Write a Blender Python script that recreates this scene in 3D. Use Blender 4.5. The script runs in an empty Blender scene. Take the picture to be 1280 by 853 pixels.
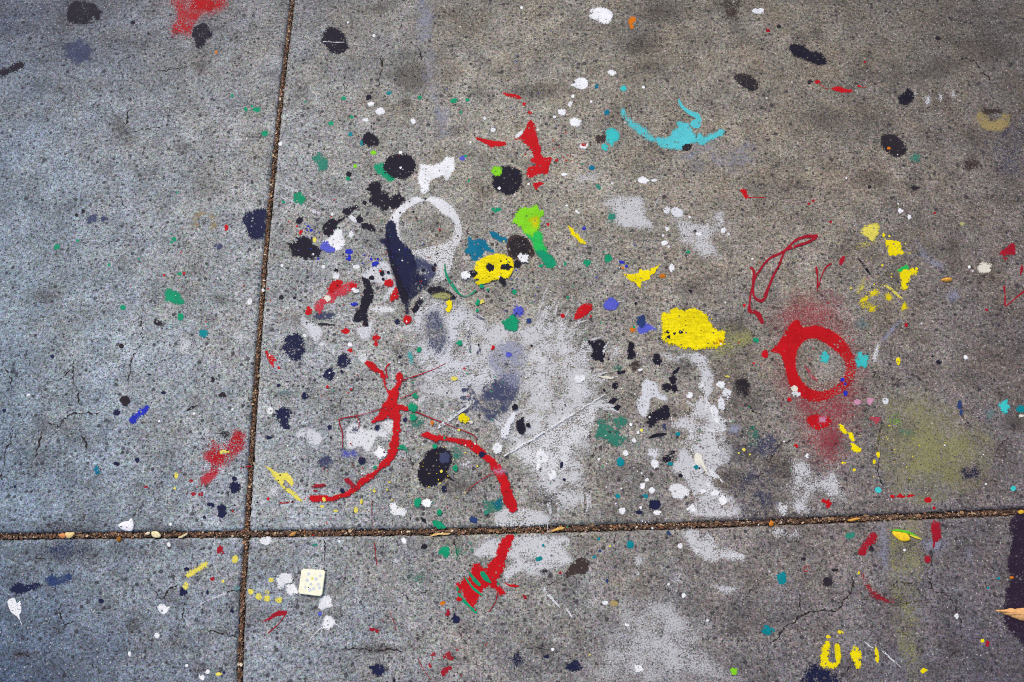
import bpy, math, random
import numpy as np
from mathutils import Vector
from mathutils.geometry import tessellate_polygon

random.seed(7); RNG = np.random.default_rng(11)
SC = bpy.context.scene
COL = SC.collection

# ------------------------------------------------------------------ camera, sky, sun, exposure
CAM_H, CAM_TILT, FOCAL = 1.35, math.radians(20.5), 32.0
cam = bpy.data.cameras.new('camera'); cam.lens = FOCAL; cam.sensor_width = 36.0
cam.clip_start = 0.01; cam.clip_end = 2000.0
cam_o = bpy.data.objects.new('camera', cam); COL.objects.link(cam_o)
cam_o.location = (0, 0, CAM_H); cam_o.rotation_euler = (CAM_TILT, 0, 0)
SC.camera = cam_o

SUN_EL, SUN_AZ = math.radians(52), math.radians(-35)
world = bpy.data.worlds.new('World'); SC.world = world; world.use_nodes = True
wn = world.node_tree
bg = wn.nodes['Background']; bg.inputs['Strength'].default_value = 0.12
sky = wn.nodes.new('ShaderNodeTexSky'); sky.sky_type = 'NISHITA'; sky.sun_disc = False
sky.sun_elevation = SUN_EL; sky.sun_rotation = SUN_AZ; sky.air_density = 1.0; sky.dust_density = 3.0
wn.links.new(sky.outputs[0], bg.inputs['Color'])
sun = bpy.data.lights.new('sun', 'SUN'); sun.energy = 1.5; sun.angle = math.radians(14); sun.color = (1.0, .93, .82)
sun_o = bpy.data.objects.new('sun', sun); COL.objects.link(sun_o)
sun_o.rotation_euler = (math.pi/2 - SUN_EL, 0, math.pi - SUN_AZ)
sun_o.location = (0, 0, 4)
vs = SC.view_settings
vs.view_transform = 'Standard'; vs.look = 'None'; vs.exposure = 0.22; vs.gamma = 1.0; vs.use_curve_mapping = False
SC.cycles.transparent_max_bounces = 48
SC.cycles.max_bounces = 4
SC.cycles.use_denoising = False
SC.cycles.filter_width = 1.05

# ------------------------------------------------------------------ photo pixel <-> point of the ground
KK = 18.0/FOCAL
def at(u, v):
    u = np.asarray(u, float); v = np.asarray(v, float)
    x = (u-640)/640*KK; y = (426.5-v)/640*KK
    c, s = math.cos(CAM_TILT), math.sin(CAM_TILT)
    t = CAM_H/(c - y*s)
    return x*t, (s + y*c)*t
def inv(X, Y):
    c, s = math.cos(CAM_TILT), math.sin(CAM_TILT)
    d = Y*s + CAM_H*c
    return 640 + X/d/KK*640, 426.5 - (Y*c - CAM_H*s)/d/KK*640
ROW = (0, 214, 428, 639)
def T(tile, p):
    "points noted on a fourfold enlargement of one of sixteen fields of the picture"
    if tile is None: return np.array(p, float)
    p = np.array(p, float)
    q = p.copy(); k = 320/1276
    q[:, 0] = tile[0]*320 + p[:, 0]*k; q[:, 1] = ROW[tile[1]] + p[:, 1]*k
    if q.shape[1] > 2: q[:, 2:] *= k
    return q

# ------------------------------------------------------------------ materials
def lin(c):
    c = np.array(c, float)/255
    return np.where(c <= .04045, c/12.92, ((c+.055)/1.055)**2.4)
PAL = dict(black=(34, 30, 46), soot=(46, 40, 48), navy=(30, 34, 70), dustnavy=(72, 78, 112), red=(205, 16, 28), crimson=(170, 24, 44),
    pinkred=(214, 62, 76), pink=(214, 150, 178), yellow=(252, 230, 8), paleyellow=(240, 226, 96), green=(14, 158, 112), teal=(6, 140, 150), seagreen=(52, 140, 118),
    tealblue=(4, 118, 150), cyan=(64, 204, 202), turq=(92, 206, 212), lime=(140, 226, 36), grassgreen=(40, 196, 88), white=(248, 248, 249), bluewhite=(236, 237, 241),
    haze=(230, 230, 232), lav=(176, 179, 204), blue=(40, 52, 186), violet=(92, 98, 206), orange=(224, 122, 18), brown=(72, 58, 56), tan=(176, 156, 104),
    olive=(182, 180, 116), mist=(186, 70, 84), cream=(238, 232, 214), plum=(50, 36, 56), stainblue=(44, 66, 118), greyteal=(110, 150, 152))
def nd(t, typ, **kw):
    n = t.nodes.new(typ)
    for k, v in kw.items(): setattr(n, k, v)
    return n
def newmat(name):
    m = bpy.data.materials.new(name); m.use_nodes = True
    t = m.node_tree; t.nodes.clear()
    return m, t, nd(t, 'ShaderNodeOutputMaterial')
def math_(t, op, a, b=None, clamp=False):
    n = nd(t, 'ShaderNodeMath', operation=op, use_clamp=clamp)
    for i, s in enumerate((a, b)):
        if s is None: continue
        if isinstance(s, (int, float)): n.inputs[i].default_value = s
        else: t.links.new(s, n.inputs[i])
    return n.outputs[0]
def noise(t, pos, scale, detail=2, rough=.55):
    n = nd(t, 'ShaderNodeTexNoise'); n.inputs['Scale'].default_value = scale; n.inputs['Detail'].default_value = detail; n.inputs['Roughness'].default_value = rough
    t.links.new(pos, n.inputs['Vector']); return n.outputs['Fac']
def ramp(t, s, a, b, lo=0., hi=1., kind='LINEAR'):
    n = nd(t, 'ShaderNodeMapRange', interpolation_type=kind)
    n.inputs[1].default_value = a; n.inputs[2].default_value = b; n.inputs[3].default_value = lo; n.inputs[4].default_value = hi
    t.links.new(s, n.inputs[0]); return n.outputs[0]
def mixc(t, f, a, b, mode='MIX'):
    n = nd(t, 'ShaderNodeMix', data_type='RGBA', blend_type=mode)
    for i, s in ((0, f), (6, a), (7, b)):
        if isinstance(s, (int, float)): n.inputs[i].default_value = s
        elif isinstance(s, (tuple, list, np.ndarray)): n.inputs[i].default_value = (*[float(q) for q in s[:3]], 1)
        else: t.links.new(s, n.inputs[i])
    return n.outputs[2]
def gray(t, s):
    n = nd(t, 'ShaderNodeCombineColor')
    for i in range(3): t.links.new(s, n.inputs[i])
    return n.outputs[0]
def pits(t, pos, scale, chance, size):
    "small round air holes: one in every few Voronoi cells"
    v = nd(t, 'ShaderNodeTexVoronoi'); v.inputs['Scale'].default_value = scale; t.links.new(pos, v.inputs['Vector'])
    sp = nd(t, 'ShaderNodeSeparateColor'); t.links.new(v.outputs['Color'], sp.inputs[0])
    pick = math_(t, 'LESS_THAN', sp.outputs[0], chance)
    rad = math_(t, 'MULTIPLY_ADD', sp.outputs[1], size); t.nodes[-1].inputs[2].default_value = size*.4
    inside = math_(t, 'SUBTRACT', rad, v.outputs['Distance'])
    return math_(t, 'MULTIPLY', ramp(t, inside, -.06, .06), pick)

CONCRETE_GAIN = 1.0
def concrete():
    m, t, out = newmat('weathered_concrete')
    pos = nd(t, 'ShaderNodeNewGeometry').outputs['Position']
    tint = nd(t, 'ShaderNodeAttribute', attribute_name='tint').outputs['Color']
    dirt = nd(t, 'ShaderNodeAttribute', attribute_name='dirt').outputs['Fac']
    fine = noise(t, pos, 470, 1.5, .7)
    mid = noise(t, pos, 190, 2.5, .62)
    blot = noise(t, pos, 30, 5, .7)
    wide = noise(t, pos, 7, 6, .66)
    val = math_(t, 'MULTIPLY', math_(t, 'MULTIPLY', ramp(t, fine, .335, .50, .30, 1.03), ramp(t, fine, .5, .68, 1, 1.26)), ramp(t, mid, .36, .64, .58, 1.36))
    val = math_(t, 'MULTIPLY', val, ramp(t, blot, .32, .66, .66, 1.26))
    val = math_(t, 'MULTIPLY', val, ramp(t, wide, .34, .66, .76, 1.22))
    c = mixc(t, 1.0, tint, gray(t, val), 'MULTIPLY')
    # broad brown and grey-blue weathering
    warm = noise(t, pos, 12, 5, .62)
    c = mixc(t, ramp(t, warm, .50, .66, 0, .42), c, mixc(t, 1.0, c, (.90, .80, .66), 'MULTIPLY'))
    c = mixc(t, ramp(t, warm, .50, .36, 0, .35), c, mixc(t, 1.0, c, (.90, .97, 1.10), 'MULTIPLY'))
    # grains of sand of several colours
    v = nd(t, 'ShaderNodeTexVoronoi'); v.inputs['Scale'].default_value = 420; t.links.new(pos, v.inputs['Vector'])
    hs = nd(t, 'ShaderNodeHueSaturation'); hs.inputs['Saturation'].default_value = .85; hs.inputs['Value'].default_value = 1.0
    t.links.new(v.outputs['Color'], hs.inputs['Color'])
    c = mixc(t, .16, c, mixc(t, 1.0, c, mixc(t, .0, hs.outputs[0], (1, 1, 1)), 'OVERLAY'))
    sp = nd(t, 'ShaderNodeSeparateColor'); t.links.new(v.outputs['Color'], sp.inputs[0])
    core = ramp(t, v.outputs['Distance'], .30, .55, 1, 0)
    bright = math_(t, 'MULTIPLY', math_(t, 'GREATER_THAN', sp.outputs[0], .965), core)
    c = mixc(t, math_(t, 'MULTIPLY', bright, .75), c, (.62, .60, .57))
    rust = math_(t, 'MULTIPLY', math_(t, 'GREATER_THAN', sp.outputs[1], .975), core)
    c = mixc(t, math_(t, 'MULTIPLY', rust, .55), c, (.16, .07, .04))
    # small stones showing in the worn face
    sv = nd(t, 'ShaderNodeTexVoronoi'); sv.inputs['Scale'].default_value = 150; t.links.new(pos, sv.inputs['Vector'])
    ss = nd(t, 'ShaderNodeSeparateColor'); t.links.new(sv.outputs['Color'], ss.inputs[0])
    stone = math_(t, 'MULTIPLY', math_(t, 'GREATER_THAN', ss.outputs[0], .925), ramp(t, sv.outputs['Distance'], .34, .44, 1, 0))
    c = mixc(t, math_(t, 'MULTIPLY', stone, .42), c, mixc(t, ss.outputs[1], (.055, .052, .06), (.17, .125, .10)))
    # grime in the low places
    gn = noise(t, pos, 42, 6, .74)
    g = math_(t, 'MULTIPLY', ramp(t, math_(t, 'ADD', math_(t, 'MULTIPLY', dirt, .9), math_(t, 'MULTIPLY', gn, .8)), .50, .98, 0, 1, 'SMOOTHSTEP'), .86)
    g = math_(t, 'MULTIPLY', g, ramp(t, fine, .34, .60, 1.0, .45))
    c = mixc(t, g, c, (.052, .040, .034))
    pit = math_(t, 'MAXIMUM', math_(t, 'MAXIMUM', pits(t, pos, 260, .30, .34), pits(t, pos, 120, .26, .28)), pits(t, pos, 55, .10, .17))
    c = mixc(t, math_(t, 'MULTIPLY', pit, .80), c, (.030, .027, .034))
    b = nd(t, 'ShaderNodeBsdfPrincipled'); t.links.new(c, b.inputs['Base Color'])
    b.inputs['Roughness'].default_value = .88; b.inputs['Specular IOR Level'].default_value = .25
    h = math_(t, 'ADD', math_(t, 'MULTIPLY', fine, .6), math_(t, 'MULTIPLY', mid, .8))
    bp = nd(t, 'ShaderNodeBump'); bp.inputs['Strength'].default_value = .8; bp.inputs['Distance'].default_value = .0014
    t.links.new(h, bp.inputs['Height']); t.links.new(bp.outputs[0], b.inputs['Normal'])
    t.links.new(b.outputs[0], out.inputs[0])
    return m

_mats = {}
def paint_mat(col, wear=.1, soft=.14, mid_w=.35, ridge=0., film=1.0):
    key = (col, round(wear, 2), soft, mid_w, ridge, film)
    if key in _mats: return _mats[key]
    m, t, out = newmat(f'{col}_paint_worn_{int(wear*100)}')
    base = lin(PAL[col])*.95
    pos = nd(t, 'ShaderNodeNewGeometry').outputs['Position']
    cov = nd(t, 'ShaderNodeAttribute', attribute_name='cov').outputs['Fac']
    fine = noise(t, pos, 430, 1.5, .65); mid = noise(t, pos, 34, 5, .72)
    n = math_(t, 'ADD', ramp(t, fine, .33, .67, .04, 1.0), math_(t, 'MULTIPLY', ramp(t, mid, .36, .64, -1, 1), mid_w*min(1, .25+wear*1.6)))
    a = ramp(t, math_(t, 'SUBTRACT', math_(t, 'MULTIPLY', cov, 1.30-wear*1.15), n), -soft, soft, 0, 1, 'SMOOTHSTEP')
    pit = pits(t, pos, 210, .20 + .2*max(0, wear), .30)
    a = math_(t, 'MULTIPLY', math_(t, 'MULTIPLY', a, ramp(t, pit, 0, 1, 1, .12)), film)
    var = ramp(t, math_(t, 'ADD', math_(t, 'MULTIPLY', fine, .5), math_(t, 'MULTIPLY', mid, .5)), .34, .66, .66, 1.22)
    c = mixc(t, 1.0, base, gray(t, var), 'MULTIPLY')
    b = nd(t, 'ShaderNodeBsdfPrincipled'); t.links.new(c, b.inputs['Base Color'])
    b.inputs['Roughness'].default_value = .62; b.inputs['Specular IOR Level'].default_value = .10
    h = math_(t, 'ADD', math_(t, 'MULTIPLY', fine, .5), math_(t, 'MULTIPLY', mid, 1.0))
    if ridge:
        mp = nd(t, 'ShaderNodeMapping'); mp.inputs['Rotation'].default_value = (0, 0, .35); mp.inputs['Scale'].default_value = (45, 170, 45)
        t.links.new(pos, mp.inputs['Vector']); rn = noise(t, mp.outputs[0], 1.0, 3, .6); h = math_(t, 'ADD', h, math_(t, 'MULTIPLY', rn, ridge*1.6))
        c2 = mixc(t, 1.0, c, gray(t, ramp(t, rn, .36, .52, .88, 1.0)), 'MULTIPLY'); t.links.new(c2, b.inputs['Base Color'])  # shading of the furrows between ridges, multiplied into the colour
    bp = nd(t, 'ShaderNodeBump'); bp.inputs['Strength'].default_value = .6; bp.inputs['Distance'].default_value = .0012
    t.links.new(h, bp.inputs['Height']); t.links.new(bp.outputs[0], b.inputs['Normal'])
    tr = nd(t, 'ShaderNodeBsdfTransparent'); mx = nd(t, 'ShaderNodeMixShader')
    t.links.new(a, mx.inputs[0]); t.links.new(tr.outputs[0], mx.inputs[1]); t.links.new(b.outputs[0], mx.inputs[2])
    t.links.new(mx.outputs[0], out.inputs[0])
    _mats[key] = m
    return m
def plain_mat(name, rgb, rough=.8, var=.25, scale=300, attr=None):
    m, t, out = newmat(name)
    pos = nd(t, 'ShaderNodeNewGeometry').outputs['Position']
    n = ramp(t, noise(t, pos, scale, 3, .6), .3, .7, 1-var, 1+var)
    src = nd(t, 'ShaderNodeAttribute', attribute_name=attr).outputs['Color'] if attr else lin(rgb)
    c = mixc(t, 1.0, src, gray(t, n), 'MULTIPLY')
    b = nd(t, 'ShaderNodeBsdfPrincipled'); t.links.new(c, b.inputs['Base Color']); b.inputs['Roughness'].default_value = rough
    b.inputs['Specular IOR Level'].default_value = .25
    bp = nd(t, 'ShaderNodeBump'); bp.inputs['Strength'].default_value = .5; bp.inputs['Distance'].default_value = .001
    t.links.new(n, bp.inputs['Height']); t.links.new(bp.outputs[0], b.inputs['Normal'])
    t.links.new(b.outputs[0], out.inputs[0])
    return m

# ------------------------------------------------------------------ object helpers
def link(name, me, mat=None, parent=None, loc=(0, 0, 0)):
    o = bpy.data.objects.new(name, me); COL.objects.link(o); o.location = loc
    if me is not None and mat is not None: me.materials.append(mat)
    if parent is not None: o.parent = parent
    return o
def mesh(name, verts, faces, cov=None, smooth=False):
    me = bpy.data.meshes.new(name); me.from_pydata([tuple(map(float, v)) for v in verts], [], faces); me.update()
    if cov is not None:
        a = me.attributes.new('cov', 'FLOAT', 'POINT'); a.data.foreach_set('value', np.asarray(cov, np.float32))
    if smooth: me.shade_smooth()
    return me
def tag(o, label, cat, group=None):
    o['label'] = label; o['category'] = cat
    if group: o['group'] = group
    return o

# ------------------------------------------------------------------ the pavement: four slabs in view, more around them
# the two open joints, followed along their middle lines
VJ = np.array([(366, -60), (365.5, 0), (358, 60), (350, 130), (341.5, 214), (333, 300), (325, 400), (319.5, 480), (314.5, 560), (309.5, 640), (308, 669), (303, 740), (299, 853), (297, 920)], float)
HJ = np.array([(-120, 669.5), (0, 670.5), (100, 669.5), (200, 668.6), (310, 667.5), (420, 666.2), (520, 665.2), (640, 662.8), (760, 659.6), (880, 656), (960, 653), (1080, 648), (1180, 643.8), (1280, 639.5), (1400, 634.5)], float)
vx, vy = at(VJ[:, 0], VJ[:, 1]); hx, hy = at(HJ[:, 0], HJ[:, 1])
o_ = np.argsort(vy); vx, vy = vx[o_], vy[o_]
def ext(xs, k, v):       # straight on beyond the traced part
    lo = v[0] + (xs-k[0])*(v[3]-v[0])/(k[3]-k[0]); hi = v[-1] + (xs-k[-1])*(v[-1]-v[-4])/(k[-1]-k[-4])
    return np.where(xs < k[0], lo, np.where(xs > k[-1], hi, np.interp(xs, k, v)))
def fv(y): return ext(np.asarray(y, float), vy, vx)      # x of the joint that runs away from the camera
def fh(x): return ext(np.asarray(x, float), hx, hy)      # y of the joint that runs across
HALF_V, HALF_H = .0035, .0044
SLAB, DEPTH, FILL = 1.52, .07, -.0020

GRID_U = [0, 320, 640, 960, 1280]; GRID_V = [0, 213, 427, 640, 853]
GRID_C = [  # concrete tones, with a mild lens fall-off painted into the outer corners
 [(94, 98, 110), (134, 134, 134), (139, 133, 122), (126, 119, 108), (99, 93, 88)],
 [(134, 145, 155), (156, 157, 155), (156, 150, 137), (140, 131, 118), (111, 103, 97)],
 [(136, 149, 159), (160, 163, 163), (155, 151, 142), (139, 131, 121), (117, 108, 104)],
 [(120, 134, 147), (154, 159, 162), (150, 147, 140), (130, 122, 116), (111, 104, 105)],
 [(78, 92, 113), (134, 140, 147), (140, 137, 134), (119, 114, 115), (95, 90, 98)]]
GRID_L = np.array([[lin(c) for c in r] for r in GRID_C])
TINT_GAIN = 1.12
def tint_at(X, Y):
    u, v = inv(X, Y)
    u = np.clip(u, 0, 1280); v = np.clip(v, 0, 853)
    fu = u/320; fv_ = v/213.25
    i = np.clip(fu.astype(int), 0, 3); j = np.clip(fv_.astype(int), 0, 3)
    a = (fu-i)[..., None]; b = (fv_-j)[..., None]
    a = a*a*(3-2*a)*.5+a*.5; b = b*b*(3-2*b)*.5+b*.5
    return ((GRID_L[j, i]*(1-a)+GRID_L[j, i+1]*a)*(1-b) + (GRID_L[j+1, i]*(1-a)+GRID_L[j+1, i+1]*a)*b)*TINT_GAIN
# brown and black grime worked into the concrete: tile, x, y, half width, half height, strength
DIRT = [((0,0),600,640,60,70,.5),((0,0),930,740,90,40,.45),((0,0),820,560,110,60,.4),((0,0),640,700,80,60,.35),((0,0),1005,320,40,90,.5),((0,0),450,560,200,160,.25),((0,0),200,560,150,110,.25),
 ((1,0),620,40,40,26,.75),((1,0),780,380,90,65,.85),((1,0),750,512,34,24,.8),((1,0),960,75,110,50,.5),((1,0),640,560,300,200,.2),((1,0),1000,650,60,40,.5),((1,0),1100,480,130,70,.4),((1,0),940,380,60,90,.45),((1,0),220,470,80,80,.4),((1,0),660,10,40,20,.6),
 ((2,0),750,60,130,80,.7),((2,0),630,225,100,70,.65),((2,0),720,340,90,60,.4),((2,0),110,455,140,38,.75),((2,0),200,240,90,50,.4),((2,0),690,680,300,200,.15),((2,0),460,130,60,40,.35),
 ((3,0),870,330,120,60,.6),((3,0),1110,230,150,90,.6),((3,0),300,610,220,80,.5),((3,0),170,190,60,40,.55),((3,0),1030,690,60,90,.45),((3,0),1000,100,300,120,.3),((3,0),700,380,300,40,.4),((3,0),240,160,50,30,.5),
 ((0,1),640,340,60,50,.4),((0,1),230,620,110,80,.5),((0,1),600,470,110,70,.4),((0,1),650,160,160,60,.3),((0,1),500,700,180,100,.2),((0,1),1090,640,80,40,.5),((0,1),340,480,150,120,.25),((0,1),1000,440,150,80,.3),
 ((1,1),900,280,120,90,.4),((1,1),120,500,90,120,.2),((1,1),1030,160,40,60,.3),((1,1),1080,250,80,120,.35),((1,1),560,340,120,80,.25),((1,1),700,700,100,90,.2),
 ((2,1),320,560,200,90,.4),((2,1),880,580,90,50,.55),((2,1),690,690,200,100,.25),((2,1),1110,780,110,80,.5),((2,1),560,560,120,60,.3),((2,1),300,240,200,80,.2),
 ((3,1),520,40,130,70,.5),((3,1),930,370,60,50,.6),((3,1),1130,140,110,70,.45),((3,1),380,390,60,40,.55),((3,1),620,520,90,80,.5),((3,1),720,80,40,30,.5),((3,1),930,130,40,40,.5),((3,1),900,600,300,180,.25),
 ((0,2),640,190,70,110,.35),((0,2),300,420,140,60,.35),((0,2),430,480,60,90,.4),((0,2),590,730,140,120,.25),((0,2),150,640,130,50,.3),((0,2),1190,200,60,60,.3),((0,2),880,430,160,110,.12),
 ((1,2),500,240,110,120,.35),((1,2),400,340,70,60,.45),((1,2),1020,700,220,120,.5),((1,2),300,640,200,90,.2),((1,2),760,700,100,120,.3),((1,2),720,40,80,60,.5),((1,2),160,260,90,30,.4),
 ((2,2),600,250,200,120,.4),((2,2),600,650,220,120,.42),((2,2),1170,280,110,130,.5),((2,2),1100,690,120,60,.8),((2,2),180,790,120,60,.5),((2,2),370,40,80,60,.4),((2,2),1180,570,90,60,.5),((2,2),830,130,100,70,.45),
 ((3,2),60,625,80,65,.85),((3,2),520,190,120,90,.35),((3,2),740,160,60,50,.5),((3,2),1240,410,50,50,.7),((3,2),1060,180,120,60,.45),((3,2),330,500,60,80,.5),((3,2),390,530,40,40,.6),((3,2),1180,520,120,90,.35),((3,2),1150,260,60,60,.4),((3,2),1250,30,60,50,.5),
 ((0,3),300,80,180,36,.7),((0,3),420,60,60,60,.5),((0,3),840,80,150,30,.5),((0,3),330,210,220,90,.6),((0,3),640,200,200,70,.4),((0,3),860,430,110,60,.45),((0,3),660,575,40,36,.8),((0,3),880,650,60,60,.5),((0,3),1000,780,60,30,.7),((0,3),110,715,100,30,.6),((0,3),290,590,40,30,.6),((0,3),40,340,90,80,.4),((0,3),930,170,60,50,.5),((0,3),1080,600,90,30,.45),((0,3),200,800,260,100,.25),
 ((1,3),560,690,200,22,.7),((1,3),820,420,140,70,.35),((1,3),1000,150,60,60,.5),((1,3),600,600,100,50,.3),((1,3),860,190,80,60,.35),((1,3),1200,330,60,40,.5),((1,3),400,520,60,50,.4),((1,3),1030,600,60,60,.4),
 ((2,3),230,350,130,40,.5),((2,3),160,690,160,50,.5),((2,3),1110,600,60,36,.7),((2,3),950,440,90,60,.35),((2,3),180,600,150,70,.3),((2,3),110,780,140,50,.4),((2,3),420,700,60,60,.3),((2,3),1180,480,120,110,.3),((2,3),690,240,60,70,.3),
 ((3,3),660,442,36,26,.95),((3,3),780,458,36,24,.8),((3,3),920,500,60,46,.7),((3,3),890,430,60,30,.6),((3,3),560,440,120,30,.55),((3,3),930,690,80,60,.45),((3,3),850,800,140,60,.5),((3,3),100,420,80,60,.3),((3,3),1130,160,80,90,.2),((3,3),420,770,60,60,.4),((3,3),160,480,150,50,.3)]
def dirt_at(X, Y):
    u, v = inv(X, Y)
    f = np.zeros_like(u)
    for tl, x, y, a, b, s in DIRT:
        q = T(tl, [(x, y, a, b)])[0]
        d = ((u-q[0])/q[2])**2 + ((v-q[1])/q[3])**2
        f = np.maximum(f, s*np.exp(-d*.9))
    # a film of dirt along both joints
    dv = np.abs(X-fv(Y)); dh = np.abs(Y-fh(X))
    f = np.maximum(f, .28*np.exp(-(np.minimum(dv*1.6, dh)/.012)**1.0))
    return f
CONC = concrete()
pavement = link('pavement', None); pavement['kind'] = 'structure'
def slab(sx, sy, n=None, off=(0, 0)):
    """one slab; sx, sy: on which side of the two traced joints; off: how many slabs further out"""
    if n is None: n = 190
    edge = np.array([0, .0006, .0016, .0032, .0056, .0090])
    def axis():
        inner = np.linspace(.014, SLAB-.014, n)
        return np.concatenate([edge, inner, SLAB-edge[::-1]])
    s = axis(); drop_1 = np.zeros(len(s))
    prof = lambda d: np.where(d < .0056, -(.0056-d)**2/.0056*.75, 0)
    S, Tt = np.meshgrid(s, s, indexing='xy')
    gx = off[0]*(SLAB+.011); gy = off[1]*(SLAB+.011)
    X = sx*(HALF_V+S+gx); Y = fh(0*S)*0 + sy*(HALF_H+Tt+gy)
    jx, jy = fv(fh(np.array(0.)))*1.0, fh(fv(fh(np.array(0.))))
    X = X + fv(Y+jy); Y = Y + fh(X)
    X = fv(Y) + sx*(HALF_V+S+gx)
    # ragged arrises
    r1 = np.interp(Y, np.linspace(-8, 8, 6400), np.convolve(RNG.normal(0, 1, 6400), [.25, .5, .25], 'same'))*.0008
    r2 = np.interp(X, np.linspace(-8, 8, 6400), np.convolve(RNG.normal(0, 1, 6400), [.25, .5, .25], 'same'))*.0008
    X = X + r1*np.exp(-np.minimum(S, SLAB-S)/.004); Y = Y + r2*np.exp(-np.minimum(Tt, SLAB-Tt)/.004)
    Z = prof(np.minimum(S, SLAB-S)) + prof(np.minimum(Tt, SLAB-Tt))
    m = len(s)
    V = np.stack([X, Y, Z], -1).reshape(-1, 3)
    idx = np.arange(m*m).reshape(m, m)
    q = np.stack([idx[:-1, :-1], idx[:-1, 1:], idx[1:, 1:], idx[1:, :-1]], -1).reshape(-1, 4)
    ring = np.concatenate([idx[0, :], idx[1:, -1], idx[-1, -2::-1], idx[-2:0:-1, 0]])
    B = V[ring].copy(); B[:, 2] = -DEPTH
    k = len(V); V = np.vstack([V, B]); r = len(ring); j = np.arange(r); jn = (j+1) % r
    side = np.stack([ring[j], k+j, k+jn, ring[jn]], -1)
    F = np.vstack([q, side])
    if sx*sy < 0: F = F[:, ::-1]
    c = V.mean(0); c[2] = 0
    me = bpy.data.meshes.new('paving_slab'); me.from_pydata((V-c).tolist(), [], F.tolist()); me.update()
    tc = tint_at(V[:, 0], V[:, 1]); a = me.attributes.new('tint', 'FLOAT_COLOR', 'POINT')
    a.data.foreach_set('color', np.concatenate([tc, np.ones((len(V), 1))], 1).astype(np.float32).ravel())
    a = me.attributes.new('dirt', 'FLOAT', 'POINT'); a.data.foreach_set('value', dirt_at(V[:, 0], V[:, 1]).astype(np.float32))
    me.shade_smooth()
    return link('paving_slab', me, CONC, pavement, c)
SLABS = {}
SLAB_TXT = {(-1, 1): 'bluish grey concrete slab left of the long joint', (1, 1): 'largest concrete slab, covered with splashed paint',
            (-1, -1): 'blue grey cracked slab in the lower left corner', (1, -1): 'grey slab below the cross joint'}
for sx in (-1, 1):
    for sy in (-1, 1):
        SLABS[sx, sy] = slab(sx, sy, 420 if (sx, sy) == (1, 1) else 260)
        SLABS[sx, sy]['label'] = SLAB_TXT[sx, sy]
for ix in range(-3, 3):
    for iy in range(-3, 3):
        if ix in (-1, 0) and iy in (-1, 0): continue
        slab(1 if ix >= 0 else -1, 1 if iy >= 0 else -1, 24, (ix if ix >= 0 else -ix-1, iy if iy >= 0 else -iy-1))
# bedding in the joints and the ground further out
V = [(-900, -900, FILL-.004), (900, -900, FILL-.004), (900, 900, FILL-.004), (-900, 900, FILL-.004)]
g = link('ground', mesh('ground', V, [(0, 1, 2, 3)]), plain_mat('bedding_dirt', (58, 47, 40), .95, .45, 240)); g['kind'] = 'structure'

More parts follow.
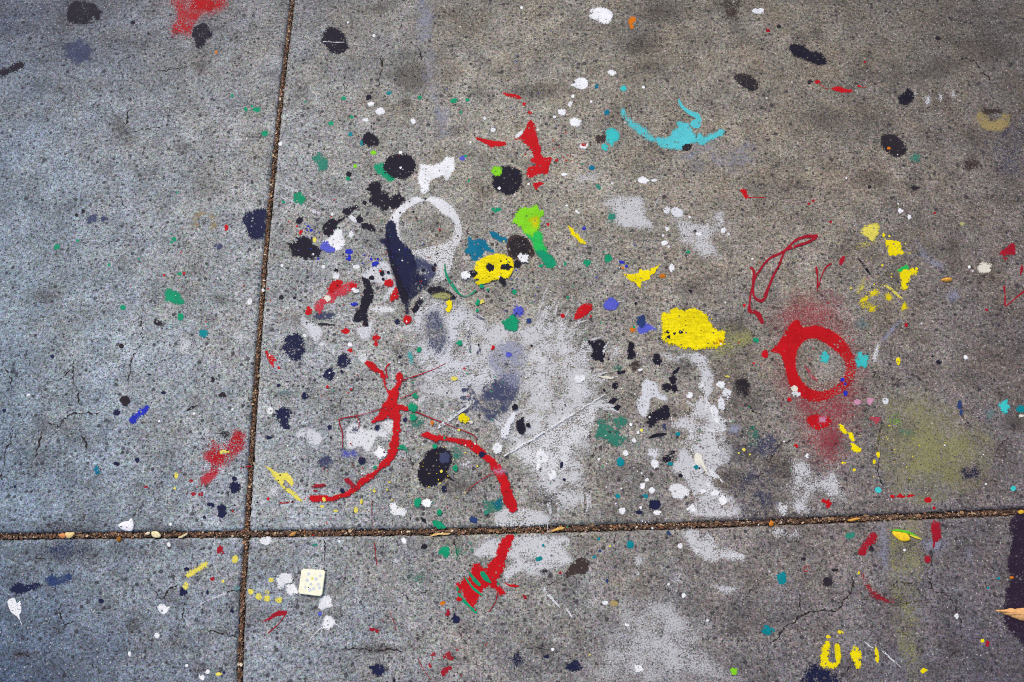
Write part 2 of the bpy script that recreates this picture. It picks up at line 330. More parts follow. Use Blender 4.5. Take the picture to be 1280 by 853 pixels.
# ------------------------------------------------------------------ cracks in the slabs (parts of their slab)
CRACK_MAT = plain_mat('crack_dirt', (46, 40, 39), .95, .4, 400)
CRACKS = [((0,0),[(610,650),(628,592),(645,560),(662,540)],7),((0,0),[(545,505),(549,540),(560,570),(600,590)],5),((0,0),[(780,352),(850,350),(930,335),(985,300)],4),((0,0),[(650,660),(720,650),(790,635),(850,620)],4),((0,0),[(1200,620),(1180,640)],4),((0,0),[(720,200),(722,240),(715,270)],4),((0,0),[(570,330),(620,295),(690,285)],3),((0,0),[(480,470),(500,460),(515,475)],3),
 ((1,0),[(622,280),(632,325),(618,370),(614,400),(600,450)],6),((1,0),[(800,225),(818,262),(832,305)],7),((1,0),[(575,595),(572,650)],5),((1,0),[(365,640),(352,690)],4),((1,0),[(440,360),(438,420),(450,470)],3),((1,0),[(735,95),(725,130),(705,170)],4),
 ((0,1),[(700,700),(712,770),(710,850)],5),((0,1),[(600,130),(620,175),(632,195)],5),((0,1),[(690,20),(695,60)],4),((0,1),[(80,225),(110,260)],4),((0,1),[(780,530),(800,560)],3),
 ((0,2),[(365,88),(361,150),(370,205),(388,250),(386,320)],6),((0,2),[(365,130),(312,176),(240,200),(212,250),(208,292)],4),((0,2),[(22,118),(45,155),(60,195),(50,272)],6),((0,2),[(226,398),(270,405),(300,420),(320,388),(370,360),(442,353),(500,350)],7),((0,2),[(300,420),(311,458)],6),((0,2),[(398,462),(425,500),(436,552)],8),((0,2),[(212,425),(196,500),(172,582)],7),((0,2),[(70,405),(60,470),(36,530),(14,640),(22,695)],7),((0,2),[(702,0),(665,60),(650,130),(640,200)],6),((0,2),[(80,655),(130,655),(175,660)],5),((0,2),[(690,670),(715,705)],3),((0,2),[(150,165),(200,200)],3),((0,2),[(1000,230),(1040,170)],3),((0,2),[(625,400),(645,450)],3),
 ((1,2),[(755,520),(752,560),(780,590),(785,640)],4),((1,2),[(425,260),(428,330)],4),
 ((2,2),[(1160,290),(1200,340),(1240,350),(1276,368)],6),((2,2),[(1276,648),(1230,668),(1195,690)],6),((2,2),[(300,490),(270,530),(250,590)],5),((2,2),[(370,590),(405,575),(415,540),(420,500)],5),((2,2),[(1010,660),(1060,650)],4),
 ((3,2),[(566,385),(550,480),(547,560),(540,620),(560,680),(592,735)],6),((3,2),[(0,605),(30,560),(50,512),(100,495),(150,478)],6),((3,2),[(290,560),(330,510),(340,470)],6),((3,2),[(640,720),(650,650)],3),((3,2),[(380,790),(385,853)],4),((3,2),[(540,853),(560,800)],4),((3,2),[(1120,560),(1160,510),(1200,470)],5),((3,2),[(530,270),(535,180),(555,130)],4),((3,2),[(620,210),(660,185),(700,190)],4),
 ((3,1),[(40,340),(60,300)],3),((3,1),[(1040,210),(1035,260)],4),((3,0),[(980,570),(975,545),(1000,530),(1020,500)],6),((3,0),[(215,590),(210,540),(225,520)],4),((3,0),[(1060,360),(1090,390),(1105,420)],7),((3,0),[(950,320),(980,300),(1020,310),(1050,345),(1060,365)],6),
 ((0,3),[(733,348),(770,400),(812,440),(832,402),(890,362)],7),((0,3),[(812,440),(826,468)],7),((0,3),[(414,0),(420,60)],8),((0,3),[(1196,394),(1150,402),(1100,414)],5),((0,3),[(300,460),(312,558),(350,560),(400,548)],6),((0,3),[(1180,625),(1120,612),(1060,600),(1020,612)],7),((0,3),[(68,700),(110,715),(160,732)],9),((0,3),[(915,448),(912,550)],5),((0,3),[(905,170),(925,210)],7),((0,3),[(560,350),(600,345),(650,350)],4),((0,3),[(260,580),(300,600),(310,620)],8),((0,3),[(470,740),(460,790)],5),((0,3),[(140,240),(200,230),(240,235)],5),((0,3),[(960,690),(975,740)],5),
 ((1,3),[(335,138),(345,200),(331,262)],6),((1,3),[(985,138),(992,200),(1001,252)],7),((1,3),[(425,698),(470,684),(540,690),(620,692),(700,688),(740,700)],7),((1,3),[(447,140),(450,180)],4),((1,3),[(452,235),(440,300),(450,380)],3),((1,3),[(700,380),(740,420),(790,460)],4),((1,3),[(800,420),(850,400),(880,390)],3),((1,3),[(1005,580),(1030,640),(1060,670)],5),((1,3),[(705,140),(700,200)],4),
 ((2,3),[(517,100),(516,185)],5),((2,3),[(320,330),(325,390)],4),((2,3),[(145,340),(190,360),(240,360)],5),((2,3),[(60,690),(130,680),(200,690)],4),((2,3),[(1276,660),(1210,690)],5),((2,3),[(1140,470),(1190,400),(1215,350)],4),((2,3),[(760,430),(770,370)],4),
 ((3,3),[(0,662),(40,635),(72,608),(90,570),(130,545),(200,500),(270,500),(350,490),(378,440),(418,382),(426,320)],8),((3,3),[(600,412),(625,385),(642,352),(690,352),(722,342)],8),((3,3),[(778,312),(800,350),(830,396),(900,432),(945,500),(965,590),(958,662)],7),((3,3),[(148,380),(155,430),(162,505)],6),((3,3),[(820,170),(815,230),(795,300)],5),((3,3),[(290,500),(290,560)],4),((3,3),[(370,540),(410,536)],5),((3,3),[(640,452),(700,458),(760,450)],7),((3,3),[(380,820),(410,770),(470,740)],5),((3,3),[(230,540),(245,570)],4),((3,3),[(900,740),(920,705),(960,690)],6)]
def catmull(p, closed, step):
    if closed: q = np.vstack([p[-1:], p, p[:2]])
    else: q = np.vstack([2*p[:1]-p[1:2], p, 2*p[-1:]-p[-2:-1]])
    out = []
    for i in range(1, len(q)-2):
        a, b, c, d = q[i-1], q[i], q[i+1], q[i+2]
        k = max(2, int(np.linalg.norm(c[:2]-b[:2])/step))
        t = np.arange(k)[:, None]/k
        out.append(.5*(2*b+(c-a)*t+(2*a-5*b+4*c-d)*t**2+(3*b-a-3*c+d)*t**3))
    if not closed: out.append(q[-2:-1])
    return np.vstack(out)
def crack(tile, pts, w):
    p = T(tile, pts); p = catmull(p, False, 2.2)
    n = len(p); d = np.gradient(p, axis=0); d /= np.linalg.norm(d, axis=1)[:, None]+1e-9
    nr = np.stack([-d[:, 1], d[:, 0]], 1)
    p = p + nr*RNG.normal(0, .75, n)[:, None] + nr*(np.convolve(RNG.normal(0, 2.2, n+8), np.ones(5)/5, 'same')[4:4+n])[:, None]
    wd = w/4*(.18+.9*RNG.random(n)**1.6)*np.where(RNG.random(n) < .12, .25, 1)*np.clip(np.minimum(np.arange(n)+.3, n-.7-np.arange(n))/3, .12, 1)*1.75
    A = p+nr*wd[:, None]/2; B = p-nr*wd[:, None]/2
    ax, ay = at(A[:, 0], A[:, 1]); bx, by = at(B[:, 0], B[:, 1])
    V = np.vstack([np.stack([ax, ay, 0*ax+.00005], 1), np.stack([bx, by, 0*bx+.00005], 1)])
    c = V.mean(0); c[2] = 0
    par = SLABS[1 if c[0] > fv(c[1]) else -1, 1 if c[1] > fh(c[0]) else -1]
    F = [(i, n+i, n+i+1, i+1) for i in range(n-1)]
    link('crack', mesh('crack', V-c, F), CRACK_MAT, par, Vector(c)-par.location)
for tl, p, w in CRACKS: crack(tl, p, w)

# ------------------------------------------------------------------ paint on the ground
ITEMS = []           # (name, label or '~desc', category, pieces, landmark)
_boxes = []
def layer(lo, hi, thick=0.):
    "a coat lies on every earlier coat that it overlaps"
    z = 0.
    for a, b, k in _boxes:
        if lo[0] < b[0] and hi[0] > a[0] and lo[1] < b[1] and hi[1] > a[1]: z = max(z, k)
    _boxes.append((lo, hi, z+STEP+thick))
    return z+STEP
STEP = .00008
_zg = {}
def group_layer(q):
    "scuffs that belong to one coat lie on it side by side, a hair apart"
    key, lo, hi = q['zg']
    if key not in _zg: _zg[key] = [layer(lo, hi, .00016), 0]
    _zg[key][1] += 1
    return _zg[key][0] + _zg[key][1]*2.5e-6
def ztop(u, v):
    return max([k for a, b, k in _boxes if a[0] < u < b[0] and a[1] < v < b[1]], default=0.)
def wob(n, amp, k):
    m = max(3, n//k); a = RNG.normal(0, 1, m)
    return np.interp(np.arange(n)/n*m, np.arange(m+1), np.append(a, a[0]))*amp
def outline(p, jag, spike=0., smooth=True, step=1.1):
    p = catmull(p, True, step) if smooth else p
    n = len(p); d = np.roll(p, -1, 0)-np.roll(p, 1, 0); d /= np.linalg.norm(d, axis=1)[:, None]+1e-9
    nr = np.stack([d[:, 1], -d[:, 0]], 1)
    area = np.sum(p[:, 0]*np.roll(p[:, 1], -1)-np.roll(p[:, 0], -1)*p[:, 1])
    if area < 0: nr = -nr
    k = jag*(.5*RNG.normal(0, 1, n)*.5 + wob(n, .8, 3) + wob(n, .8, 8))
    if spike:
        s = np.abs(wob(n, 1, 3))**3; k = k + np.clip(s, 0, 7)*spike*1.1
    return p + nr*k[:, None]
def fill_rim(p, z, thick, w):
    "a coat whose outermost rim thins out to nothing between the grains"
    n = len(p); d = np.roll(p, -2, 0)-np.roll(p, 2, 0); d /= np.linalg.norm(d, axis=1)[:, None]+1e-9
    nr = np.stack([d[:, 1], -d[:, 0]], 1)
    if np.sum(p[:, 0]*np.roll(p[:, 1], -1)-np.roll(p[:, 0], -1)*p[:, 1]) < 0: nr = -nr
    for _ in range(2): nr = (np.roll(nr, 1, 0)+nr+np.roll(nr, -1, 0))/3
    po_, pi_ = p+nr*w*.75, p-nr*w*.75
    x, y = at(pi_[:, 0], pi_[:, 1]); xo, yo = at(po_[:, 0], po_[:, 1])
    tri = tessellate_polygon([[Vector((a, b, 0)) for a, b in zip(x, y)]])
    ta = sum(abs((x[b]-x[a])*(y[c]-y[a])-(x[c]-x[a])*(y[b]-y[a])) for a, b, c in tri)
    pa = abs(np.sum(x*np.roll(y, -1)-np.roll(x, -1)*y)); X0, Y0 = at(p[:, 0], p[:, 1]); fa = abs(np.sum(X0*np.roll(Y0, -1)-np.roll(X0, -1)*Y0))
    if abs(ta-pa) > .012*fa or pa < .3*fa: return None
    V = [(a, b, z+thick) for a, b in zip(x, y)] + [(a, b, z) for a, b in zip(xo, yo)]
    F = []
    for a, b, c in tri:
        if (x[b]-x[a])*(y[c]-y[a])-(x[c]-x[a])*(y[b]-y[a]) < 0: a, c = c, a
        F.append((a, b, c))
    up = np.sum(x*np.roll(y, -1)-np.roll(x, -1)*y) > 0
    for i in range(n):
        j = (i+1) % n
        F.append((i, n+i, n+j, j) if up else (j, n+j, n+i, i))
    return V, F, np.concatenate([np.ones(n), np.full(n, .12)])
def fill(p, z, thick):
    x, y = at(p[:, 0], p[:, 1]); n = len(p)
    tri = tessellate_polygon([[Vector((a, b, 0)) for a, b in zip(x, y)]])
    V = [(a, b, z+thick) for a, b in zip(x, y)] + [(a, b, max(.00002, z-.00006)) for a, b in zip(x, y)]
    area = np.sum(x*np.roll(y, -1)-np.roll(x, -1)*y)
    F = []
    for t in tri:
        a, b, c = t
        if (x[b]-x[a])*(y[c]-y[a])-(x[c]-x[a])*(y[b]-y[a]) < 0: a, c = c, a
        F.append((a, b, c))
    for i in range(n):
        j = (i+1) % n
        F.append((i, j, n+j, n+i) if area < 0 else (j, i, n+i, n+j))
    return V, F
def ell(x, y, rx, ry, rot=0, n=None):
    n = n or max(10, int((rx+ry)*1.6)); a = np.arange(n)/n*2*math.pi; r = math.radians(rot)
    k = 1+wob(n, .07, 3)
    ex, ey = rx*k*np.cos(a), ry*k*np.sin(a)
    return np.stack([x+ex*math.cos(r)-ey*math.sin(r), y+ex*math.sin(r)+ey*math.cos(r)], 1)
def stroke(pts, w, jag):
    p = catmull(pts, False, 1.3); n = len(p)
    d = np.gradient(p, axis=0); d /= np.linalg.norm(d, axis=1)[:, None]+1e-9
    nr = np.stack([-d[:, 1], d[:, 0]], 1)
    wd = np.interp(np.linspace(0, 1, n), np.linspace(0, 1, len(w)), w)/2
    wl = np.clip(wd + wob(n, jag*.45, 4), .28, None); wr = np.clip(wd + wob(n, jag*.45, 4), .28, None)
    cap0 = p[:1]-d[:1]*wd[0]*.7; cap1 = p[-1:]+d[-1:]*wd[-1]*.7
    return np.vstack([cap0, p+nr*wl[:, None], cap1, (p-nr*wr[:, None])[::-1]])
def sdf(P, poly):
    a = poly; b = np.roll(poly, -1, 0)
    d = np.full(len(P), 1e9); inside = np.zeros(len(P), bool)
    for i in range(len(a)):
        e = b[i]-a[i]; w = P-a[i]
        t = np.clip((w@e)/(e@e+1e-12), 0, 1)
        d = np.minimum(d, np.sum((w-t[:, None]*e)**2, 1))
        c = ((a[i, 1] <= P[:, 1]) != (b[i, 1] <= P[:, 1]))
        with np.errstate(divide='ignore', invalid='ignore'):
            c &= P[:, 0] < a[i, 0]+(P[:, 1]-a[i, 1])*e[0]/e[1]
        inside ^= c
    return np.where(inside, np.sqrt(d), -np.sqrt(d))
def piece(name, q, parent=None):
    """q = dict(kind, tile, pts, col, wear ...) -> one mesh object"""
    kind = q['kind']; col = q['col']; wear = q.get('wear', .12)+{'haze': 0, 'stroke': .14}.get(kind, .07); jag = q.get('jag', .6)*1.5
    if kind == 'haze':
        poly = catmull(T(q['tile'], q['pts']), True, 3.0)
        hole = catmull(T(q['tile'], q['hole']), True, 3.0) if 'hole' in q else None
        lo, hi = poly.min(0)-1, poly.max(0)+1
        st = max(1.2, min(3.0, (hi-lo).max()/70))
        us = np.arange(lo[0], hi[0]+st, st); vs_ = np.arange(lo[1], hi[1]+st, st)
        U, Vv = np.meshgrid(us, vs_); P = np.stack([U.ravel(), Vv.ravel()], 1)
        s = sdf(P, poly)
        if hole is not None: s = np.minimum(s, -sdf(P, hole))
        cov = np.clip(s/q.get('feather', 12), 0, 1); cov = cov*cov*(3-2*cov)
        if 'fade' in q:     # (u0, v0, u1, v1, k): paint thins out from the first point to the second
            for u0, v0, u1, v1, k in q['fade']:
                dx, dy = u1-u0, v1-v0; t = np.clip(((P[:, 0]-u0)*dx+(P[:, 1]-v0)*dy)/(dx*dx+dy*dy), 0, 1)
                cov = cov*(1-t*(1-k))
        cov = cov*q.get('dens', 1.0)
        m = U.shape[1]; ins = (s > -st*.2).reshape(U.shape)
        keep = ins[:-1, :-1] | ins[1:, :-1] | ins[:-1, 1:] | ins[1:, 1:]
        jj, ii = np.nonzero(keep); i0 = jj*m+ii
        F = np.stack([i0+m, i0+m+1, i0+1, i0], 1)
        used, F = np.unique(F, return_inverse=True); F = F.reshape(-1, 4)
        P = P[used]; cov = cov[used]
        x, y = at(P[:, 0], P[:, 1])
        z = layer((lo[0], lo[1]), (hi[0], hi[1]))
        V = np.stack([x, y, 0*x+z], 1).tolist(); F = F.tolist()
        mat = paint_mat(col, wear, q.get('soft', {'haze': .30, 'bluewhite': .30, 'white': .32, 'seagreen': .35}.get(col, .5) if wear > .3 else .3), q.get('midw', .35), 0., q.get('film', .92))
    else:
        if kind == 'poly':
            pp_ = T(q['tile'], q['pts']); p = outline(pp_, jag*min(1, max(.35, np.ptp(pp_, 0).min()/24)), q.get('spike', 0), q.get('smooth', True))
        elif kind == 'dot':
            x_, y_, rx, ry = q['pts'][:4]; rot = q['pts'][4] if len(q['pts']) > 4 else 0
            a = T(q['tile'], [(x_, y_, rx, ry)])[0]
            p = outline(ell(a[0], a[1], a[2], a[3], rot), jag*min(1, .25+a[2]/9), q.get('spike', 0), True, .9)
        else:
            w = np.array(q['w'], float)*(320/1276 if q['tile'] is not None else 1); w = np.where(w < 2.6, w*.8, w)
            p = stroke(T(q['tile'], q['pts']), w, jag)
        lo, hi = p.min(0), p.max(0)
        z = group_layer(q) if 'zg' in q else layer(lo, hi, q.get('thick', .00012))
        rim = q.get('rim', min(2.4, .16*(hi-lo).min()))
        if kind == 'stroke' or rim < .5:
            V, F = fill(p, z, .00001 if 'zg' in q else q.get('thick', .00012)); cov = np.ones(len(V))
        else:
            for k in (1, .7, .45, .25):
                r_ = fill_rim(p, z, q.get('thick', .00012), rim*k)
                if r_: V, F, cov = r_; break
            else:
                p = catmull(T(q['tile'], q['pts']), True, 1.2) if kind == 'poly' else p
                V, F = fill(p, z, q.get('thick', .00012)); cov = np.ones(len(V))
        mat = paint_mat(col, wear, q.get('soft', .14), q.get('midw', .35), q.get('ridge', 0.))
    V = np.array(V)
    c = V.mean(0); c[2] = 0
    me = mesh(name, V-c, F, cov)
    o = link(name, me, mat, parent, Vector(c) - (parent.location if parent else Vector((0, 0, 0))))
    q['centre'] = inv(c[0], c[1]); q['size'] = (hi-lo)
    return o

def A(label, cat, name, *pieces, lm=None, group=None):
    ITEMS.append([name, label, cat, list(pieces), lm, group])
def po(col, tile, pts, wear=.12, **k): return dict(kind='poly', col=col, tile=tile, pts=pts, wear=wear, **k)
def dt(col, tile, pts, wear=.12, **k): return dict(kind='dot', col=col, tile=tile, pts=pts if len(pts) > 3 else (pts[0], pts[1], pts[2], pts[2]), wear=wear, **k)
def st(col, tile, pts, w, wear=.12, **k): return dict(kind='stroke', col=col, tile=tile, pts=pts, w=w, wear=wear, **k)
def hz(col, tile, pts, wear=.4, feather=12, **k): return dict(kind='haze', col=col, tile=tile, pts=pts, wear=wear, feather=feather, **k)
def eh(x, y, rx, ry, n=14): return [(x+rx*math.cos(2*math.pi*i/n)*(1+.18*math.sin(i*2.7+x)), y+ry*math.sin(2*math.pi*i/n)*(1+.18*math.cos(i*1.9+y))) for i in range(n)]
def ho(col, tile, x, y, rx, ry, wear=.45, feather=None, **k):
    return hz(col, tile, eh(x, y, rx, ry), wear, feather or min(rx, ry)/4*.8, **k)
SP, PT, DR, ST = 'paint splat', 'paint patch', 'paint drop', 'paint stroke'
def fringe():
    r = random.Random(5); out = []
    for u, v, a, n in ((676,384,-70,4),(700,392,-55,5),(722,412,-45,6),(744,438,-30,6),(752,470,-15,5),(752,500,0,4),(520,500,150,3),(560,512,110,4),(512,420,185,3),(735,630,80,4),(690,640,95,4)):
        for _ in range(n):
            b = math.radians(a+r.uniform(-16, 16)); L = r.uniform(8, 20); x, y = u+r.uniform(-12, 8), v+r.uniform(-12, 12)
            out.append(st('haze', None, [(x-6*math.cos(b), y-6*math.sin(b)), (x+L*.4*math.cos(b), y+L*.4*math.sin(b)), (x+L*math.cos(b+.1), y+L*math.sin(b+.1))], [r.uniform(3, 6), r.uniform(2, 4), .6], .5, jag=.9, soft=.35, zg=('haze', (500,350), (785,660))))
    return out
FRINGE = fringe()
def brush(cu, cv, ru, rv, n, seed, swirl, col='white', wear=.74):
    "scuffed brush marks inside a worn patch"
    r = random.Random(seed); out = []
    for _ in range(n):
        a = r.uniform(0, 6.283); k = math.sqrt(r.random())
        x, y = cu+ru*k*math.cos(a), cv+rv*k*math.sin(a)
        b = math.atan2((y-cv)/rv, (x-cu)/ru) + (1.45 if swirl else 0)+r.uniform(-.35, .35); L = r.uniform(12, 34)
        dx, dy = math.cos(b), math.sin(b); w = r.uniform(2.5, 7)
        cx, cy = -dy*r.uniform(-3, 3), dx*r.uniform(-3, 3)
        out.append(st(col, None, [(x-dx*L/2, y-dy*L/2), (x+cx, y+cy), (x+dx*L/2, y+dy*L/2)], [w*.3, w, w*.5], wear, jag=.9, soft=.35, midw=.6, zg=(f'{seed}', (cu-ru-20, cv-rv-20), (cu+ru+20, cv+rv+20))))
    return out
# ---- faint, worn and sprayed paint first: it lies lowest
A('pale bluish worn paint stripe running down from the top edge', PT, 'worn_paint_stripe', hz('lav', (1,0), [(800,-20),(900,-20),(890,150),(900,400),(965,560),(990,690),(920,700),(880,600),(850,450),(800,250),(795,100)], .88, 9))
A('faint bluish paint film below right of the turquoise splash', PT, 'worn_paint_patch', ho('lav', (2,0), 1050, 775, 210, 90, .95))
A('faint bluish paint film at the right edge below the lichen', PT, 'worn_paint_patch', hz('dustnavy', (3,0), [(1090,690),(1180,640),(1290,600),(1290,853),(1250,900),(1150,860),(1060,780)], .92, 22))
A('faint olive green stripe crossing the cross joint at the lower right', PT, 'worn_paint_stripe', hz('olive', (3,3), [(600,70),(760,62),(772,300),(752,500),(745,880),(690,880),(660,700),(622,500),(602,300)], .93, 5))
A('soft olive green sprayed patch above the cross joint', PT, 'spray_patch', hz('olive', (3,2), [(580,300),(700,225),(800,255),(930,325),(1080,430),(1120,560),(1060,700),(900,780),(740,800),(620,740),(560,600),(540,480),(590,380)], .74, 50, soft=.8, midw=.3),
  ho('lime', (3,2), 640, 385, 40, 28, .92), ho('seagreen', (3,2), 690, 440, 55, 45, .86), lm='olive patch')
A('pink red spray mist around and below the red ring', PT, 'spray_patch', hz('mist', None, [(958,395),(975,372),(1010,362),(1050,368),(1062,392),(1075,430),(1085,470),(1078,520),(1066,560),(1046,592),(1015,585),(1000,560),(990,530),(975,500),(966,470),(972,440)], .72, 30, soft=.65, midw=.2, hole=[(996,452),(999,436),(1011,425),(1025,427),(1043,440),(1050,454),(1048,468),(1038,478),(1025,482),(1008,478),(998,466)]))
A('large white worn paint haze with radial fringe in the middle', PT, 'worn_paint_patch',
  hz('haze', None, [(513,470),(508,430),(514,395),(530,372),(548,362),(580,372),(612,385),(640,392),(664,388),(676,376),(690,388),(704,392),(716,402),(722,416),(738,424),(748,440),(750,462),(754,490),(748,520),(742,560),(740,600),(730,640),(700,644),(672,630),(655,600),(640,575),(628,560),(612,545),(596,530),(570,515),(545,508),(528,500)], .60, 22, midw=.55),
  hz('white', None, [(630,560),(680,530),(712,510),(752,494),(750,520),(742,545),(720,560),(712,590),(690,600),(664,590),(648,580)], .60, 9), *FRINGE, *brush(690,470,52,70,34,3,False), *brush(565,430,46,52,26,8,True), *brush(575,425,36,44,12,9,True,'dustnavy',.72), *brush(600,500,30,24,10,12,False,'dustnavy',.6), lm='big white haze')
A('bright white worn patch inside the left of the big haze', PT, 'worn_paint_patch', hz('bluewhite', None, [(520,380),(540,372),(560,372),(585,392),(600,412),(580,420),(572,440),(600,450),(622,460),(624,480),(600,486),(570,480),(548,470),(530,470),(520,450),(530,430),(516,410)], .62, 8, midw=.55))
A('grey blue smudge inside the left of the big white haze', PT, 'paint_smudge', hz('dustnavy', None, [(530,392),(546,384),(558,400),(562,430),(550,446),(534,436),(526,415)], .66, 9))
A('dark slate smear with feathered lower edge in the big white haze', PT, 'paint_smudge', hz('dustnavy', None, [(586,508),(600,490),(622,470),(640,460),(652,474),(650,496),(638,512),(630,528),(622,522),(612,530),(604,524),(598,518)], .50, 8, midw=.55))
A('pale mauve film on the upper right of the dark slate smear', PT, 'paint_smudge', hz('lav', None, [(610,440),(640,420),(656,430),(660,460),(648,490),(628,480),(612,462)], .68, 9))
A('long white worn drip running down from the large yellow blob', PT, 'worn_paint_drip',
  hz('haze', (2,2), [(740,58),(800,65),(870,45),(960,45),(990,100),(1012,160),(1010,230),(972,300),(1005,315),(1045,360),(1075,400),(1062,450),(1102,510),(1105,560),(1085,605),(1022,640),(1012,700),(1100,760),(1135,868),(870,868),(900,790),(850,690),(788,645),(808,590),(850,500),(872,445),(800,432),(776,402),(830,375),(880,350),(900,300),(940,268),(930,180),(905,115),(850,92),(770,98)], .52, 4.5, midw=.5), *brush(880,540,22,70,18,21,False,'white',.58),
  lm='long white drip')
A('white worn tail of the drip below the cross joint', PT, 'worn_paint_patch', hz('haze', (2,3), [(850,95),(960,86),(1060,160),(1165,212),(1155,250),(1080,248),(1000,272),(930,252),(885,195)], .56, 6, midw=.5), ho('white', (2,3), 1120, 222, 48, 26, .5), ho('white', (2,3), 930, 200, 40, 34, .62))
A('two bluish white smears right of the long white drip', PT, 'paint_smear', hz('haze', (3,2), [(100,580),(195,582),(260,650),(330,635),(402,750),(392,795),(300,795),(255,745),(210,800),(240,860),(120,860),(90,740),(110,660)], .56, 12, midw=.45), hz('white', (3,2), [(325,680),(350,680),(385,730),(395,765),(375,770),(345,720)], .62, 4), ho('white', (3,2), 70, 830, 55, 45, .62))
A('slate grey film just left of the bluish white smears', PT, 'paint_smudge', hz('dustnavy', None, [(900,560),(925,535),(958,540),(968,570),(975,610),(965,645),(930,648),(912,620)], .98, 16))
A('bluish white worn field at the bottom edge', PT, 'worn_paint_patch', hz('haze', (2,3), [(500,500),(640,400),(780,375),(920,445),(1010,600),(1070,720),(1090,900),(320,900),(370,740),(440,600)], .70, 40, soft=.5, midw=.35), lm='bottom white field')
A('small worn white smudges between cross joint and bottom field', PT, 'paint_smudge', ho('haze', (2,3), 630, 250, 40, 45, .78), ho('haze', (2,3), 830, 350, 50, 60, .8), ho('haze', (2,3), 580, 330, 30, 45, .8), ho('haze', (2,3), 390, 470, 45, 40, .82), ho('haze', (2,3), 1060, 390, 80, 26, .72), ho('haze', (2,3), 720, 370, 30, 30, .8))
A('worn white patch under the cross joint beside the red smear', PT, 'worn_paint_patch', hz('haze', None, [(612,672),(640,668),(700,668),(716,674),(712,690),(718,702),(700,712),(670,722),(650,718),(632,735),(626,715),(640,700),(600,700),(590,690)], .45, 6, midw=.5), ho('haze', (2,3), 165, 400, 18, 55, .7), lm='white patch under the joint')
A('worn white patch above the cross joint under the red arc', PT, 'worn_paint_patch', hz('haze', None, [(618,640),(640,632),(672,636),(690,648),(676,658),(640,660),(620,660)], .5, 5))
A('small teal patch left of the red arc foot', PT, 'worn_paint_patch', hz('seagreen', (1,2), [(1122,790),(1180,780),(1225,770),(1232,830),(1190,853),(1130,845)], .48, 4), hz('tealblue', (1,2), [(1180,790),(1225,775),(1230,820),(1190,835)], .6, 5))
A('pale worn splash with a teal dot in its left side', PT, 'worn_paint_splash', hz('haze', (2,1), [(425,160),(500,105),(570,92),(640,112),(672,150),(702,230),(725,275),(695,325),(665,300),(640,320),(600,305),(560,312),(540,298),(520,325),(500,280),(455,262),(462,200)], .52, 12), ho('seagreen', (2,1), 495, 225, 40, 40, .5), hz('haze', (2,1), [(708,190),(713,150),(738,108),(792,82),(782,106),(742,132),(724,166)], .55, 3), lm='teal dotted pale splash')
A('pale worn paint splash with small dark hole, right of the teal dotted one', PT, 'worn_paint_splash', hz('haze', (2,1), [(798,250),(850,225),(920,240),(990,228),(1010,188),(1062,178),(1078,280),(1022,330),(1042,390),(1064,440),(1022,465),(990,440),(950,455),(900,400),(830,372),(808,320)], .58, 11), po('bluewhite', (2,1), [(790,190),(815,178),(848,195),(848,222),(820,228),(798,215)], .25), dt('bluewhite', (2,1), (774,195,20,15), .25), ho('soot', (2,1), 912, 300, 14, 12, .3), lm='holed pale splash')
A('faint white worn patch above the teal dotted pale splash', PT, 'worn_paint_patch', ho('haze', (2,1), 375, 35, 70, 48, .66))
A('faint bluish smear left of the right red tick marks', PT, 'paint_smear', hz('lav', (3,1), [(728,335),(770,360),(800,420),(885,455),(880,495),(820,485),(760,430)], .7, 8))
A('faint bluish smear below the dried seed', PT, 'paint_smear', ho('lav', (3,1), 915, 615, 50, 36, .85))
A('faint bluish streak above the olive sprayed patch', PT, 'paint_smear', hz('lav', (3,1), [(560,845),(600,790),(660,735),(680,745),(630,800),(585,853)], .66, 5), hz('white', (3,2), [(512,95),(525,25),(545,0),(560,8),(552,70),(538,105)], .6, 4))
A('faint teal spot above the red ring right side', PT, 'paint_spot', ho('greyteal', (3,1), 470, 765, 45, 38, .8))
A('two pale bluish films under the cross joint by the leaf', PT, 'paint_smudge', hz('lav', (3,3), [(540,80),(600,66),(604,280),(560,270),(540,180)], .8, 8), hz('lav', (3,3), [(760,130),(900,150),(890,210),(810,210),(760,190)], .82, 8), ho('lav', (3,3), 1000, 230, 40, 45, .85))
A('faint white patch at the left under the cross joint on the lower right slab', PT, 'worn_paint_patch', ho('haze', (3,3), 60, 105, 60, 40, .7), ho('haze', (3,3), 130, 110, 40, 40, .8))
# white around the black stroke, left of the ring
A('white worn patch left of the black ring tail', PT, 'worn_paint_patch', hz('bluewhite', (1,1), [(520,505),(570,470),(610,445),(665,455),(685,520),(700,580),(668,640),(640,660),(620,630),(650,590),(600,560),(560,575),(530,560)], .40, 4.5, midw=.55))
A('white worn dash between black stroke and black ring tail', PT, 'worn_paint_patch', hz('white', (1,1), [(556,682),(600,668),(640,664),(690,680),(690,706),(640,712),(590,716)], .40, 4, midw=.55))
A('white worn patch at the foot of the black curved stroke', PT, 'worn_paint_patch', hz('bluewhite', (1,1), [(490,770),(540,760),(580,715),(590,760),(570,830),(530,850),(500,820)], .42, 5, midw=.55))
A('ragged white worn patch below the pinkish red streak', PT, 'worn_paint_patch', hz('bluewhite', (1,1), [(205,740),(240,715),(290,750),(330,775),(345,820),(320,860),(290,870),(260,820),(220,770)], .46, 5, midw=.6))
A('grey purple smear under the pinkish red streak', PT, 'paint_smear', hz('dustnavy', (1,1), [(285,712),(330,700),(390,702),(396,724),(345,748),(290,745)], .5, 4), st('soot', (1,1), [(310,762),(350,768),(392,768)], [6,14,8], .35))
